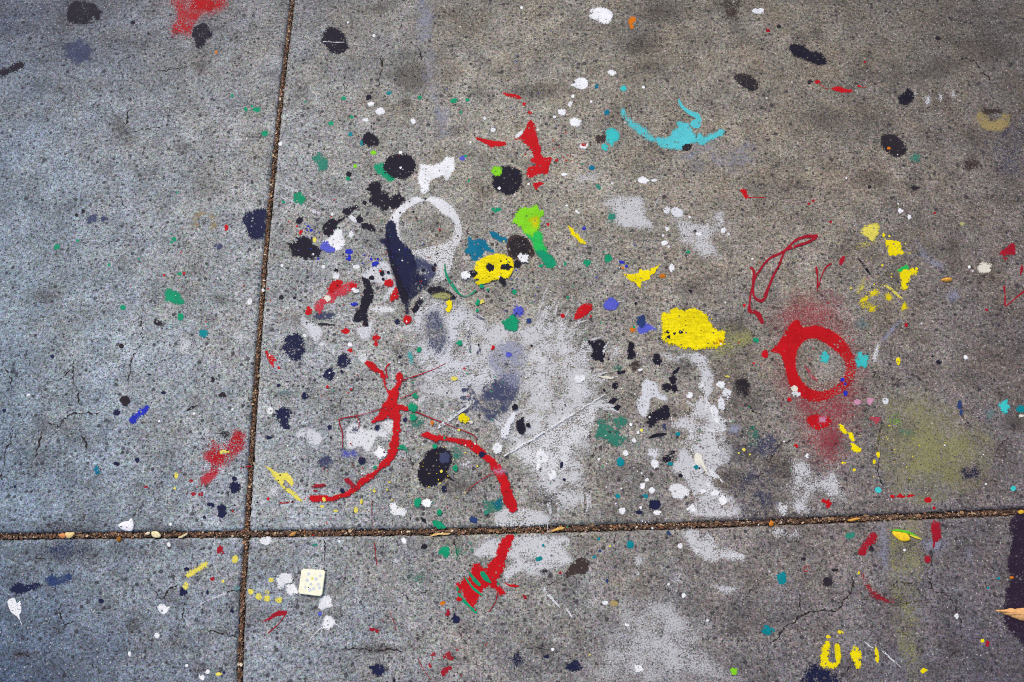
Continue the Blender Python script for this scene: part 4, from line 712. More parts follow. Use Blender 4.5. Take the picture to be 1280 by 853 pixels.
A('thick red painted ring with a flame like tip', SP, 'paint_ring', hz('red', None, [(962,440),(972,428),(982,412),(990,401),(999,399),(1004,408),(1020,406),(1040,412),(1056,424),(1066,440),(1072,456),(1068,476),(1060,487),(1045,497),(1030,503),(1014,503),(999,496),(986,482),(980,460),(974,444)], -.04, 3.0, hole=[(996,452),(999,436),(1011,425),(1025,427),(1043,440),(1055,454),(1053,470),(1041,483),(1025,488),(1008,481),(998,466)], fade=[(1006,450,1066,468,.50),(1030,470,1050,492,.8)], midw=.35), po('mist', (3,2), [(178,108),(200,130),(225,160),(244,196),(215,180),(196,150)], .42), po('cream', (3,2), [(115,228),(130,218),(148,232),(140,246),(122,240)], .05), po('haze', (3,2), [(120,250),(140,246),(165,258),(150,270),(128,268)], .3), lm='red ring')
A('red blob with a pink centre below the red ring', SP, 'paint_splat', hz('red', (3,2), [(186,382),(220,358),(260,357),(312,373),(324,400),(292,428),(240,444),(202,416)], .12, 3.5, midw=.5), ho('pink', (3,2), 270, 386, 27, 26, .3), lm='pink centred red blob')
A('broken yellow dash right of the red blob with a pink centre', ST, 'paint_stroke', po('yellow', (3,2), [(348,416),(365,409),(386,434),(391,456),(376,452),(356,432)], .14), po('yellow', (3,2), [(398,450),(420,454),(432,490),(415,492)], .08), po('yellow', (3,2), [(414,505),(435,511),(463,539),(440,549),(419,536)], .06), lm='broken yellow dash')
A('small red patch below the pink dots', SP, 'paint_splat', po('mist', (3,2), [(504,378),(530,372),(560,378),(548,402),(538,408),(525,392)], .35))
A('bright blue dash on the left slab', ST, 'paint_stroke', po('blue', (0,2), [(649,386),(665,365),(690,340),(720,321),(744,321),(741,346),(710,366),(680,386),(665,399)], .1, jag=.5), lm='bright blue dash')
A('short black dash on the left slab right of the blue dash', ST, 'paint_stroke', st('soot', (0,2), [(930,342),(958,326),(988,312)], [8,18,6], .2))
A('red specked splash against the long joint', SP, 'paint_splat', po('red', (1,2), [(53,49),(80,58),(100,80),(117,95),(96,101),(91,127),(78,110),(70,88)], .3, jag=1.0), dt('red', (1,2), (115,128,8), .2))
A('navy worn splat with spiky outline left of the white spot', SP, 'paint_splat', po('navy', None, [(355,428),(360,420),(368,417),(378,420),(381,430),(380,440),(374,447),(366,449),(359,443),(356,436)], .3, jag=1.0, spike=.6))
A('navy blot above the smaller navy blot by the forked stroke', SP, 'paint_splat', po('navy', (1,2), [(405,105),(425,65),(455,58),(470,90),(450,120),(420,128)], .22, jag=.8, spike=.5))
A('navy spiky blot left of the red forked stroke top', SP, 'paint_splat', po('navy', (1,2), eh(366,160,27,26,11), .2, jag=.8, spike=.7))
A('navy double blot near the joint', SP, 'paint_splat', po('navy', (1,2), [(106,346),(130,330),(158,334),(168,360),(162,400),(168,425),(140,434),(125,408),(108,380)], .16, jag=.8, spike=.3))
A('navy dot with a grey smear left of the forked stroke', SP, 'paint_splat', dt('navy', (1,2), (243,270,17), .14, spike=.3), ho('dustnavy', (1,2), 268, 238, 22, 20, .45))
A('grey teal smudge left of the navy dot', SP, 'paint_splat', ho('greyteal', (1,2), 140, 250, 34, 17, .45))
A('red forked stroke bending into a long hook', ST, 'paint_stroke',
  po('red', (1,2), [(553,92),(580,100),(610,130),(640,160),(660,228),(680,236),(700,200),(692,165),(710,151),(727,165),(726,200),(716,250),(706,290),(715,314),(757,320),(757,340),(720,346),(719,400),(716,470),(702,540),(672,592),(620,642),(560,692),(500,744),(430,778),(350,792),(290,797),(270,780),(290,764),(370,768),(440,755),(500,710),(550,670),(610,620),(648,570),(668,500),(682,440),(688,386),(650,380),(620,394),(580,402),(600,370),(630,320),(655,270),(640,204),(610,152),(560,130),(549,110)], .08, jag=.6),
  st('crimson', (1,2), [(725,192),(800,168),(880,140),(945,108)], [10,7,5,3], .15, jag=.25), st('crimson', (1,2), [(720,282),(770,262),(815,237)], [6,4,3], .2, jag=.2),
  st('crimson', (1,2), [(640,328),(540,360),(425,382),(416,400),(430,450),(431,530)], [7,5,5,6,7,4], .15, jag=.25), st('crimson', (1,2), [(500,362),(515,400),(510,432)], [5,6,5], .25, jag=.2),
  st('crimson', (1,2), [(755,330),(850,370),(1000,430),(1088,468),(1097,512)], [9,7,5,6,5], .08, jag=.25), st('red', (1,2), [(655,180),(648,130),(666,108)], [8,7,9], .15, jag=.25), st('crimson', (1,2), [(575,672),(515,655),(475,600)], [4,3,2], .3, jag=.15),
  po('crimson', (1,2), [(445,690),(465,680),(490,715),(500,735),(470,720)], .2), po('crimson', (1,2), [(275,716),(310,708),(348,710),(320,722),(285,724)], .3), po('crimson', (1,2), [(284,740),(308,738),(296,748)], .3), st('crimson', (1,2), [(112,800),(150,800),(188,796)], [7,12,9], .3), lm='red forked stroke')
A('white rounded drop touching the red hook', SP, 'paint_splat', po('white', (1,2), eh(622,552,28,27,10), .08, jag=.6))
A('pale yellow broken dash beside the crossing of the joints', ST, 'paint_stroke', po('paleyellow', (1,2), [(37,619),(60,621),(110,650),(160,658),(183,680),(180,712),(160,702),(140,690),(130,712),(100,691),(75,656)], .08), po('paleyellow', (1,2), [(133,719),(160,724),(200,755),(230,791),(210,789),(170,756)], .1), lm='pale yellow broken dash')
A('black blot with grey dot under the red arc', SP, 'paint_splat', po('black', (1,2), [(813,642),(830,590),(860,550),(900,530),(940,528),(971,560),(972,600),(946,640),(936,682),(890,712),(850,722),(818,692)], .1, jag=.5), hz('dustnavy', (1,2), eh(940,575,33,36), .2, 3), st('black', (1,2), [(930,650),(960,672),(988,692)], [26,16,4], .25), lm='grey dotted black blot')
A('red arc curving down to the cross joint', ST, 'paint_stroke', po('red', None, [(526.5,546),(533,543),(553,544),(571,548.5),(586,552),(598.5,558.5),(608.5,568),(621,578.5),(631,593.5),(638,609),(643,624),(646.5,636),(641,640),(634,637),(628,620),(623.5,601),(616,588.5),(606,576),(593.5,564.5),(576,556),(558,551),(541,551),(533,547)], .08, jag=.6), st('crimson', (1,2), [(1172,658),(1120,690),(1050,742)], [9,6,3], .2, jag=.25), hz('pink', (1,2), eh(1215,645,40,26), .55, 5), po('navy', (1,2), eh(1127,560,16,14,9), .1, spike=.3), lm='red arc')
A('red smear with green strokes below the cross joint', SP, 'paint_splat', po('red', (1,3), [(1228,132),(1278,130),(1272,180),(1242,222),(1237,270),(1222,310),(1190,346),(1212,380),(1247,411),(1210,414),(1180,386),(1130,396),(1110,442),(1075,472),(1040,442),(1020,402),(998,380),(1030,345),(1065,320),(1078,275),(1110,263),(1140,290),(1175,240),(1205,190)], .12, jag=.8),
  st('green', (1,3), [(1000,380),(1030,440),(1098,507)], [10,16,12], .06), st('green', (1,3), [(1045,330),(1080,382),(1126,418)], [10,14,10], .08), st('green', (1,3), [(1065,310),(1090,345),(1116,370)], [12,22,14], .16), st('green', (1,3), [(1125,308),(1145,335),(1170,358)], [24,26,8], .2), st('crimson', (1,3), [(1202,404),(1195,450),(1160,502)], [6,5,4], .1, jag=.2), st('red', (1,3), [(1240,358),(1262,366),(1290,372),(1310,374)], [5,9,16,8], .1), lm='red and green smear')
A('blue patch on the upper right of the teal drop in the haze', SP, 'paint_splat', po('violet', None, [(641,388),(646,383),(652,383),(654,390),(650,396),(642,396)], .34), lm=None)
A('green round drop on the upper edge of the big white haze', SP, 'paint_splat', po('green', None, eh(639,405,9.3,9.3,11), .08, jag=.5), lm='round green drop')
A('black flake above the green worn patch', SP, 'paint_splat', po('black', (2,2), [(384,-4),(456,-4),(462,60),(452,107),(430,86),(404,70),(400,30)], .14, jag=.9), st('haze', (2,2), [(455,50),(470,15),(482,0)], [12,14,10], .35), lm='black flake')
A('small black worn flake right of the black flake', SP, 'paint_splat', po('black', (2,2), [(578,0),(600,4),(604,40),(618,60),(600,80),(575,76),(582,45)], .32, jag=.9))
A('small black blot between the flakes and the drip', SP, 'paint_splat', po('black', (2,2), [(703,72),(718,56),(738,70),(746,98),(728,115),(706,105)], .12))
A('black broken flakes left of the long white drip', SP, 'paint_splat', *[po('black', (2,2), p, .22, jag=.8) for p in ([(748,212),(775,202),(790,225),(775,248),(755,236)], [(782,175),(805,165),(815,190),(798,206)], [(795,150),(820,130),(836,122),(830,145),(808,158)], [(792,222),(815,212),(826,240),(810,252),(798,244)])])
A('small cluster of black flakes above the green worn patch right side', SP, 'paint_splat', *[po('black', (2,2), p, .12, jag=.6) for p in ([(498,212),(512,200),(528,210),(522,228),(502,228)], [(482,298),(505,280),(540,278),(520,294),(505,308)], [(512,325),(530,308),(545,315),(530,335)])])
A('black bean shaped blot left of the long white drip', SP, 'paint_splat', po('black', (2,2), [(673,387),(700,350),(760,323),(788,345),(782,376),(720,396),(690,422),(678,406)], .12, jag=.6), lm='black bean shaped blot')
A('black narrow stroke below the bean shaped blot', ST, 'paint_stroke', st('black', (2,2), [(683,474),(720,466),(768,455)], [10,18,10], .12))
A('black smudge at the left edge of the long white drip', SP, 'paint_splat', po('black', (2,2), [(748,575),(770,562),(790,545),(816,540),(805,575),(785,598),(760,600)], .38, jag=.9))
A('black oval drop inside the big white haze', SP, 'paint_splat', po('black', (2,2), eh(43,418,21,38,10), .06, jag=.4), lm='black oval drop')
A('white splash with a drip at the lower haze', SP, 'paint_splat', po('white', (2,2), [(118,580),(125,545),(150,534),(166,560),(185,570),(170,596),(145,602),(138,632),(124,636),(126,600)], .08, jag=.6), lm='dripping white splash')
A('white round drop at the lower haze', SP, 'paint_splat', po('white', (2,2), eh(200,660,22,25,10), .03, jag=.4))
A('white slanted bar at the left of the lower haze', SP, 'paint_splat', po('bluewhite', (1,2), [(1232,420),(1262,372),(1290,352),(1296,380),(1270,420),(1250,470),(1228,476),(1218,445)], .2), po('white', (1,2), [(1180,525),(1200,506),(1224,515),(1222,545),(1196,556),(1184,545)], .08))
A('long thin white scratch crossing the lower haze diagonally', ST, 'paint_stroke', st('white', (2,2), [(-40,570),(40,520),(150,455),(260,385),(380,312),(462,262)], [10,12,9,12,8,5], .42), st('bluewhite', (1,2), [(1062,318),(1000,362),(908,427)], [14,12,18], .38))
A('cream short streak right of the haze fringe', ST, 'paint_stroke', st('cream', (2,2), [(428,168),(465,176),(508,178)], [10,14,8], .2))
A('yellow wedge with a white end above the red arc', SP, 'paint_splat', po('yellow', (1,2), [(1008,376),(1035,361),(1062,390),(1045,404),(1020,396)], .1), dt('cream', (1,2), (1072,400,12,7), .2))
A('green drops in a line right of the forked stroke', SP, 'paint_splat', po('green', (1,2), [(757,318),(780,304),(803,325),(790,345),(765,338)], .1), po('green', (1,2), [(765,365),(790,360),(800,385),(775,395)], .25))
A('green squiggle below the green drops', ST, 'paint_stroke', st('green', (1,2), [(708,530),(730,524),(745,532),(756,550)], [14,20,9,6], .12))
A('green oval drop on the cross joint edge', SP, 'paint_splat', po('green', (1,3), [(880,55),(905,50),(940,70),(945,84),(915,86),(890,76)], .12))
A('white cream bits in the long white drip', SP, 'paint_splat', po('cream', (2,2), [(908,570),(922,552),(945,565),(950,590),(975,650),(962,640),(940,612),(918,612)], .06), po('white', (2,2), [(990,325),(1010,315),(1022,345),(1025,385),(1040,412),(1022,405),(998,372)], .12), po('white', (2,2), eh(1040,210,20,17,9), .1), po('bluewhite', (2,2), [(1028,290),(1042,275),(1060,300),(1055,335),(1030,328)], .25), po('bluewhite', (2,2), [(1048,252),(1065,232),(1090,250),(1080,290),(1058,280)], .35))
A('white blots near the red triangle smear above the joint', SP, 'paint_splat', po('white', (1,2), [(668,812),(690,800),(705,815),(700,838),(680,842)], .14), po('white', (1,2), [(705,838),(725,826),(748,845),(735,862),(710,858)], .1))
A('navy stain with hard edge at the left of the lower left slab', SP, 'paint_splat', po('navy', (0,3), [(54,386),(90,359),(140,366),(180,351),(207,375),(170,391),(112,406),(80,412)], .22, jag=.9))
A('white splat with a downward tail at the left edge', SP, 'paint_splat', po('white', (0,3), [(38,450),(70,434),(85,460),(102,448),(106,500),(96,520),(112,574),(88,530),(55,502)], .22, jag=.9), lm='tailed white splat')
A('pale yellow slanted dash on the lower left slab', ST, 'paint_stroke', po('paleyellow', (0,3), [(930,322),(945,305),(980,285),(1005,262),(1035,250),(1038,266),(1005,292),(975,310),(945,330)], .14), po('paleyellow', (0,3), [(912,372),(928,350),(942,372),(932,392),(918,390)], .2), po('navy', (0,3), [(894,392),(905,378),(932,400),(925,420),(902,418)], .2), dt('navy', (0,3), (932,290,14,11), .3), lm='pale yellow slanted dash')
A('white jagged spot on the lower left slab', SP, 'paint_splat', po('white', (0,3), [(785,482),(800,466),(830,475),(850,472),(842,495),(822,512),(805,510)], .16, jag=.8), lm='white jagged spot')
A('small white curved blot touching the joint', SP, 'paint_splat', po('white', (1,3), [(22,150),(40,132),(70,130),(78,150),(60,168),(35,166)], .18, jag=.7))
A('white streaky blot left of the cream tile', SP, 'paint_splat', po('white', (1,3), [(98,350),(120,325),(150,305),(182,320),(178,345),(150,360),(120,375)], .36, jag=1.0), po('white', (1,3), [(150,380),(175,365),(198,380),(206,405),(182,418),(158,408)], .12, jag=.7))
A('white blot at the lower right corner of the cream tile', SP, 'paint_splat', po('white', (1,3), [(318,465),(325,430),(350,420),(372,432),(374,460),(378,475),(352,478),(322,482)], .06, jag=.6))
A('white splat with long thin rays below the cream tile', SP, 'paint_splat', po('white', (1,3), [(332,560),(345,530),(368,520),(388,540),(392,562),(372,584),(342,582)], .12, jag=.9, spike=.4), st('white', (1,3), [(345,568),(300,605),(262,652)], [8,5,3], .3, jag=.2), st('white', (1,3), [(385,555),(420,580),(455,604)], [7,4,2], .3, jag=.2), st('white', (1,3), [(340,572),(322,610),(318,632)], [5,4,2], .35, jag=.2), lm='white splat with thin rays')
A('crimson stroke with a thin second line left of the tile', ST, 'paint_stroke', po('crimson', (1,3), [(28,556),(60,538),(88,512),(120,498),(156,496),(152,514),(110,524),(70,540)], .14), st('crimson', (1,3), [(152,508),(115,560),(62,608)], [6,5,9], .2, jag=.2), lm='crimson stroke')
A('cluster of pale yellow spots left of the tile', SP, 'paint_splat', *[po('paleyellow', (1,3), eh(x, y, a, b, 9), .22, jag=.7) for x, y, a, b in ((15,427,17,15),(55,405,10,10),(55,438,13,13),(112,443,18,14),(75,345,11,9))])
A('green round drop below the cross joint', SP, 'paint_splat', po('green', (1,3), eh(942,203,26,26,11), .08, jag=.6, spike=.3))
A('navy star shaped drop with a thin tail near the bottom edge', SP, 'paint_splat', po('navy', (1,3), eh(610,793,28,27,12), .06, jag=.6, spike=.7), st('navy', (1,3), [(612,770),(616,740)], [10,3], .1), lm='navy star shaped drop')
A('navy drop with a pointed top above the red bits', SP, 'paint_splat', po('navy', (1,3), [(972,538),(985,520),(986,500),(996,515),(1014,530),(1016,550),(992,560),(975,552)], .1, jag=.6))
A('thin dark red hairline crossing the cross joint', ST, 'paint_line', st('crimson', (1,3), [(588,140),(597,220),(603,280)], [4,4,3], .35, jag=.15), st('crimson', (1,3), [(578,-60),(578,30),(582,80)], [3,3,3], .35, jag=.15), st('crimson', (1,3), [(660,490),(682,540),(702,600)], [3,4,3], .4, jag=.15))
A('cluster of crimson bits near the bottom edge', SP, 'paint_splat', *[po('crimson', (1,3), eh(x, y, a, b, 8), .35, jag=.9, spike=.4) for x, y, a, b in ((960,718,19,20),(958,784,17,14),(885,716,16,8),(1003,691,9,8),(938,805,14,20),(866,765,7,6),(960,505,7,12),(580,590,12,8),(606,596,8,10))], st('crimson', (1,3), [(800,720),(835,790),(880,852)], [4,6,3], .4, jag=.2), lm='crimson bits')
A('crimson slanted blot under the cross joint at the right', SP, 'paint_splat', po('crimson', (3,3), [(454,212),(460,170),(500,135),(520,111),(540,120),(536,152),(500,182),(482,218)], .2, jag=.7))
A('crimson upright blot with a dripping tail', SP, 'paint_splat', po('crimson', (3,3), [(808,82),(825,53),(856,58),(862,100),(852,142),(830,148),(812,112)], .22, jag=.7), st('crimson', (3,3), [(828,140),(828,162),(824,182)], [14,8,10], .3), dt('crimson', (3,3), (795,243,17,19), .2), lm='crimson upright blot')
A('small open red loop on the lower right slab', ST, 'paint_line', st('crimson', (3,3), [(204,276),(188,274),(178,288),(184,302),(198,298),(208,284)], [6,5,6,7,5,4], .1, jag=.2))
A('round teal drop on the lower right slab', SP, 'paint_splat', po('teal', (3,3), eh(68,335,26,27,11), .14, jag=.6), lm='round teal drop')
A('half round teal drop near the bottom crack', SP, 'paint_splat', po('teal', (3,3), eh(8,597,22,18,10), .14))
A('left and widest of the yellow scratches at the bottom', SP, 'paint_scratch', po('yellow', (3,3), [(257,756),(264,702),(292,648),(308,664),(306,690),(298,730),(312,752),(340,762),(332,782),(300,778),(270,776)], .2, jag=.8), po('yellow', (3,3), [(335,668),(352,668),(361,710),(356,755),(342,768),(336,730)], .22, jag=.8), dt('yellow', (3,3), (300,628,11,9), .25), dt('yellow', (3,3), (358,605,14,9), .3), lm='yellow scratches')
A('middle yellow scratch at the bottom', SP, 'paint_scratch', po('yellow', (3,3), [(412,716),(428,680),(434,668),(446,690),(460,710),(457,772),(440,782),(430,752)], .2, jag=.8))
A('thin right yellow scratch at the bottom', SP, 'paint_scratch', po('yellow', (3,3), [(532,684),(542,682),(552,720),(549,758),(536,742)], .2, jag=.5))
A('fine white scratch lines right of the yellow scratches', ST, 'paint_stroke', st('bluewhite', (3,3), [(480,650),(505,672),(525,682)], [4,7,5], .35), st('bluewhite', (3,3), [(565,690),(610,735),(665,780)], [6,8,4], .4))
A('yellow green flake left of the yellow scratches', SP, 'paint_splat', po('lime', (2,3), eh(1105,800,16,17,9), .25, jag=.7))
A('teal ragged drop at the right of the bottom field', SP, 'paint_splat', po('teal', (2,3), eh(1265,595,20,22,10), .14, jag=.7))
A('fine white streak below the worn white patch under the joint', ST, 'paint_stroke', st('bluewhite', (2,3), [(160,385),(200,440),(238,482)], [10,16,6], .4), st('bluewhite', (2,3), [(275,490),(302,532)], [14,8], .45))
A('thin white scratch next to the joint on the lower left slab', ST, 'paint_stroke', st('bluewhite', (0,3), [(1128,408),(1070,430),(1000,462)], [8,4,3], .3))
A('cyan dot inside the red ring', SP, 'paint_drop', po('cyan', (3,2), eh(280,72,25,26,11), .4, jag=.9, spike=.6))
A('cyan dot right of the red ring', SP, 'paint_drop', po('cyan', (3,2), eh(465,86,28,28,11), .26, jag=.9, spike=.6))
A('bright cyan dot near the right edge', SP, 'paint_drop', po('cyan', (3,2), eh(1178,322,26,30,11), .16, jag=.9, spike=.6), lm='bright cyan dot')

# ---- single drops: colour, tile, (x, y, rx[, ry]) on the enlargement
DROPS = [
('black',(0,0),[(663,113,10),(740,168,7)]),('green',(0,0),[(1157,478,8),(1225,545,9),(1255,530,7),(1270,547,10)]),('orange',(0,0),[(1077,262,8,6)]),
('green',(1,0),[(437,492,10),(477,585,10),(373,617,12),(817,487,9),(982,503,17,13),(1055,500,10),(1022,560,7),(10,546,12),(40,665,16),(248,508,6)]),('teal',(1,0),[(472,670,10),(665,466,11,8)]),
('white',(1,0),[(618,556,25,19),(573,517,18,13),(550,597,11,8),(785,606,12,16),(588,178,8),(458,113,6),(1140,590,8,6),(1180,648,10),(722,762,9,7),(122,718,12,10)]),('black',(1,0),[(560,490,12)]),
('lime',(1,0),[(588,763,14,10),(496,827,12,10)]),('violet',(1,0),[(1027,788,13)]),('green',(1,0),[(1045,778,8)]),
('white',(2,0),[(48,38,8),(497,363,20,11),(302,483,8,10),(288,518,9,13,30),(247,562,18,14),(212,584,8),(315,608,22,18),(395,507,7,4),(128,648,6),(655,435,8)]),('bluewhite',(2,0),[(1225,58,28,14)]),('white',(2,0),[(358,727,22,16)]),('red',(2,0),[(358,724,12,7),(62,520,13,10),(86,562,10,9),(222,800,8),(270,800,5),(290,780,4),(255,785,4)]),
('tealblue',(2,0),[(420,430,9),(473,560,14),(398,838,13)]),('cyan',(2,0),[(555,443,15)]),
('crimson',(3,0),[(3,152,10,7),(483,310,7)]),('soot',(3,0),[(208,408,10),(55,133,10),(850,193,17,15)]),
('red',(0,1),[(1131,280,9),(917,510,7),(818,520,6)]),('green',(0,1),[(282,377,12),(388,347,8),(865,338,10),(855,355,8),(543,467,8),(897,512,9),(612,680,12),(900,725,15,18)]),('teal',(0,1),[(1014,808,20,18)]),('white',(0,1),[(1245,650,9,17,20),(1085,535,5)]),('dustnavy',(0,1),[(460,240,28,20,-20),(517,238,14,11),(1087,375,18,15)]),('soot',(0,1),[(787,757,22,13),(383,220,9),(415,200,9)]),
('black',(1,1),[(462,18,13),(541,160,10),(215,245,16),(518,245,17),(573,533,12),(628,510,12),(660,507,8),(635,540,8),(400,497,10),(123,632,12),(192,633,8),(892,468,8),(885,490,12),(835,497,9)]),('green',(1,1),[(1195,192,21,12),(1125,580,10),(1155,592,7),(1103,660,10),(1103,697,8),(138,155,8),(458,40,10),(1060,50,7)]),
('white',(1,1),[(130,470,8),(337,475,10),(398,522,14),(503,480,14,10),(35,594,8),(1045,525,24,19),(285,415,6),(380,215,8),(245,820,9)]),('red',(1,1),[(205,275,6),(226,300,9),(665,562,18,16),(755,743,20,19),(449,797,11),(598,832,16,13),(620,500,6),(60,585,5)]),('red',(1,1),[(690,620,16,28,20)]),
('blue',(1,1),[(462,400,16,12),(462,432,13,14),(488,665,15,8),(310,437,7),(575,440,8),(590,462,11,7),(260,275,6),(275,295,8),(255,295,5),(540,420,5),(608,440,6)]),('navy',(1,1),[(705,750,13)]),('paleyellow',(1,1),[(1128,650,10,8),(290,345,8,10),(1235,350,4)]),
('black',(2,1),[(25,462,16),(618,660,8),(885,600,10,4,40)]),('white',(2,1),[(57,442,20),(1052,295,11),(935,315,15,9),(1080,315,7),(760,357,14,12),(885,230,7),(781,377,7),(650,48,20,15),(255,15,11,8),(708,45,10,6),(325,203,12,6,40),(500,62,6),(797,482,13,19),(1198,440,6),(753,322,6),(772,290,8,12),(272,172,6),(82,65,6)]),
('seagreen',(2,1),[(428,78,11),(495,225,14)]),('green',(2,1),[(377,457,16,12),(480,437,17,18),(265,460,6,9),(145,470,11,7),(190,475,8),(875,403,9,6),(12,604,11),(608,778,7),(278,632,8)]),('blue',(2,1),[(360,285,9),(548,455,16,7,15),(570,475,8),(420,530,5),(610,372,4)]),('stainblue',(2,1),[(85,745,11)]),
('red',(2,1),[(253,723,9),(392,725,6,4),(1158,670,8),(180,266,8,4),(103,492,5),(1235,458,4)]),('orange',(2,1),[(603,790,14,12),(750,522,12,5),(553,482,7)]),('green',(3,2),[(0,0,.1)]),('green',(2,1),[(1215,843,13,8)]),
('crimson',(3,1),[(205,163,11,7),(226,148,6,8),(312,254,6,8),(830,209,7),(688,768,9,11),(1090,692,8)]),('white',(3,1),[(663,199,12,8),(706,229,9),(390,35,5),(1003,478,8),(1020,498,5),(765,760,5)]),('yellow',(3,1),[(575,320,5,12),(485,272,4),(605,325,6),(540,265,5),(570,470,6),(705,408,9,4),(740,488,8,5)]),('olive',(3,1),[(967,262,6,9),(135,450,16,5)]),('soot',(3,1),[(728,85,14,10),(505,80,9)]),
('navy',(0,2),[(1168,727,22,25),(1168,682,11),(1050,810,20,13),(1105,832,20,20),(685,588,12),(578,352,12),(262,72,10),(815,252,11,8),(575,605,9),(745,160,9,6),(20,340,9),(75,720,8)]),('paleyellow',(0,2),[(878,665,8,15),(872,728,6)]),('tealblue',(0,2),[(480,635,9,18)]),('soot',(0,2),[(1110,265,18,12),(605,18,12),(625,295,22,24),(1060,185,8,14)]),('white',(0,2),[(968,355,7),(793,393,6),(143,262,10,4,-30),(1158,335,6)]),('crimson',(0,2),[(730,722,9,6),(1238,620,14,4)]),
('navy',(1,2),[(113,215,9),(175,352,8),(368,425,11),(65,477,10),(427,150,9),(527,590,15),(605,428,15,13),(742,387,9,7),(937,734,11),(432,742,10),(718,75,8)]),('green',(1,2),[(592,624,10),(793,267,11),(893,520,11),(992,630,14,16),(808,800,18),(877,803,9),(915,848,11),(812,38,13),(1016,6,12),(940,477,8)]),('white',(1,2),[(850,805,24,18),(470,12,10),(70,345,11),(985,345,5)]),('orange',(1,2),[(877,403,9,15)]),('paleyellow',(1,2),[(525,795,6,14),(330,820,12,7),(400,841,13,6),(497,836,8,16),(985,182,13,10),(340,785,7,10),(590,742,8,4),(1012,440,7),(925,645,8)]),('red',(1,2),[(357,223,7),(600,10,11,14),(470,42,12,8),(1180,28,12,7,-40),(60,780,8),(1038,132,6),(475,237,5)]),('violet',(1,2),[(1258,65,13)]),
('black',(2,2),[(82,415,9),(15,325,15),(460,240,8),(545,147,18,6),(840,665,10),(98,18,6)]),('white',(2,2),[(592,412,10),(628,450,8),(608,490,10),(432,584,8),(567,555,13),(883,265,14),(672,688,9,8),(650,720,12),(695,740,13),(470,722,5),(545,730,5),(517,805,5),(550,838,14),(722,848,16,9),(642,825,9),(345,180,24,17),(640,138,10,6),(1015,750,14),(1050,790,18,24),(895,832,22,14),(950,742,10)]),('paleyellow',(2,2),[(646,438,8),(1070,168,14,4,20),(1155,535,9),(1130,552,5),(1185,560,5)]),('teal',(2,2),[(825,457,11),(540,597,17),(527,768,11),(918,622,9),(665,765,16,9),(787,606,14,7)]),('navy',(2,2),[(712,808,23),(628,845,20,10),(245,612,7,14),(260,685,8)]),('red',(2,2),[(1205,105,6),(1260,60,14,20)]),
('yellow',(3,2),[(650,95,9,20),(548,560,9,14),(530,597,8,10),(375,602,13,6),(430,637,8,4)]),('blue',(3,2),[(372,188,9,7),(385,208,8,6),(386,256,8,12)]),('stainblue',(3,2),[(955,312,11,18),(962,345,7,14)]),('pink',(3,2),[(447,297,16,13),(508,290,17,15)]),('bluewhite',(3,2),[(585,293,15,16)]),('red',(3,2),[(290,800,24,8,40),(620,768,12,9),(665,768,14,5),(710,766,16,5),(793,787,16,13),(828,826,8),(140,518,10),(105,285,10)]),('cyan',(3,2),[(550,738,15,13),(1222,730,13)]),('white',(3,2),[(197,567,7,9),(985,75,9),(1086,708,6)]),('teal',(3,2),[(1262,340,16,12)]),('black',(3,2),[(855,98,11),(820,70,7)]),('cream',(3,2),[(1265,368,16,7)]),
('navy',(0,3),[(1108,12,20,18),(1020,30,9),(1158,500,9),(1035,405,6,12),(505,450,12,8),(1118,806,8)]),('crimson',(0,3),[(1097,190,14,20),(1060,338,9),(1160,2,6)]),('paleyellow',(0,3),[(1172,240,15,18),(1112,350,8),(1090,812,14,7),(1248,402,11,13)]),('white',(0,3),[(782,620,11,13),(645,712,7,10),(1005,825,11,13),(1036,800,9,8),(842,168,9,12),(850,65,7),(930,770,4,8)]),('greyteal',(0,3),[(1180,382,16,9)]),
('violet',(1,3),[(318,513,9)]),('white',(1,3),[(735,152,13,14),(415,152,6),(705,5,34,9)]),('stainblue',(1,3),[(1083,44,16)]),('black',(1,3),[(838,48,22,7,55),(838,180,12,14),(690,845,6,10)]),('seagreen',(1,3),[(290,170,15,8),(1148,8,10),(1075,192,7),(1207,362,7)]),('green',(1,3),[(915,8,11)]),('orange',(1,3),[(930,458,12,7)]),('red',(1,3),[(1013,402,8),(1010,440,12,10)]),
('crimson',(2,3),[(240,308,8),(62,430,12,5,40)]),('teal',(2,3),[(588,168,17,16),(155,172,8),(132,236,18,9),(432,140,9),(410,230,11,7)]),('white',(2,3),[(462,457,14,10),(858,420,10),(632,788,16),(575,570,13,5),(838,175,13),(780,365,7),(628,312,7),(720,8,16,12),(203,690,5,8),(975,545,7)]),('tan',(2,3),[(507,462,20,13)]),('stainblue',(2,3),[(473,350,7,11),(438,200,8),(780,115,14,5,30)]),('navy',(2,3),[(170,725,14,9)]),('paleyellow',(2,3),[(388,718,6),(488,175,6)]),
('yellow',(3,3),[(1068,647,9,8),(775,796,8,12),(451,308,5,9)]),('crimson',(3,3),[(1092,660,7,14)]),('soot',(3,3),[(298,355,25,20),(332,293,16,7),(178,238,12,8),(512,190,11)]),('seagreen',(3,3),[(408,122,22,13)]),('teal',(3,3),[(1098,382,7),(1150,336,8)]),('white',(3,3),[(680,195,7),(942,525,6,12),(1150,505,5)]),('orange',(3,3),[(1212,332,10,6)]),
]

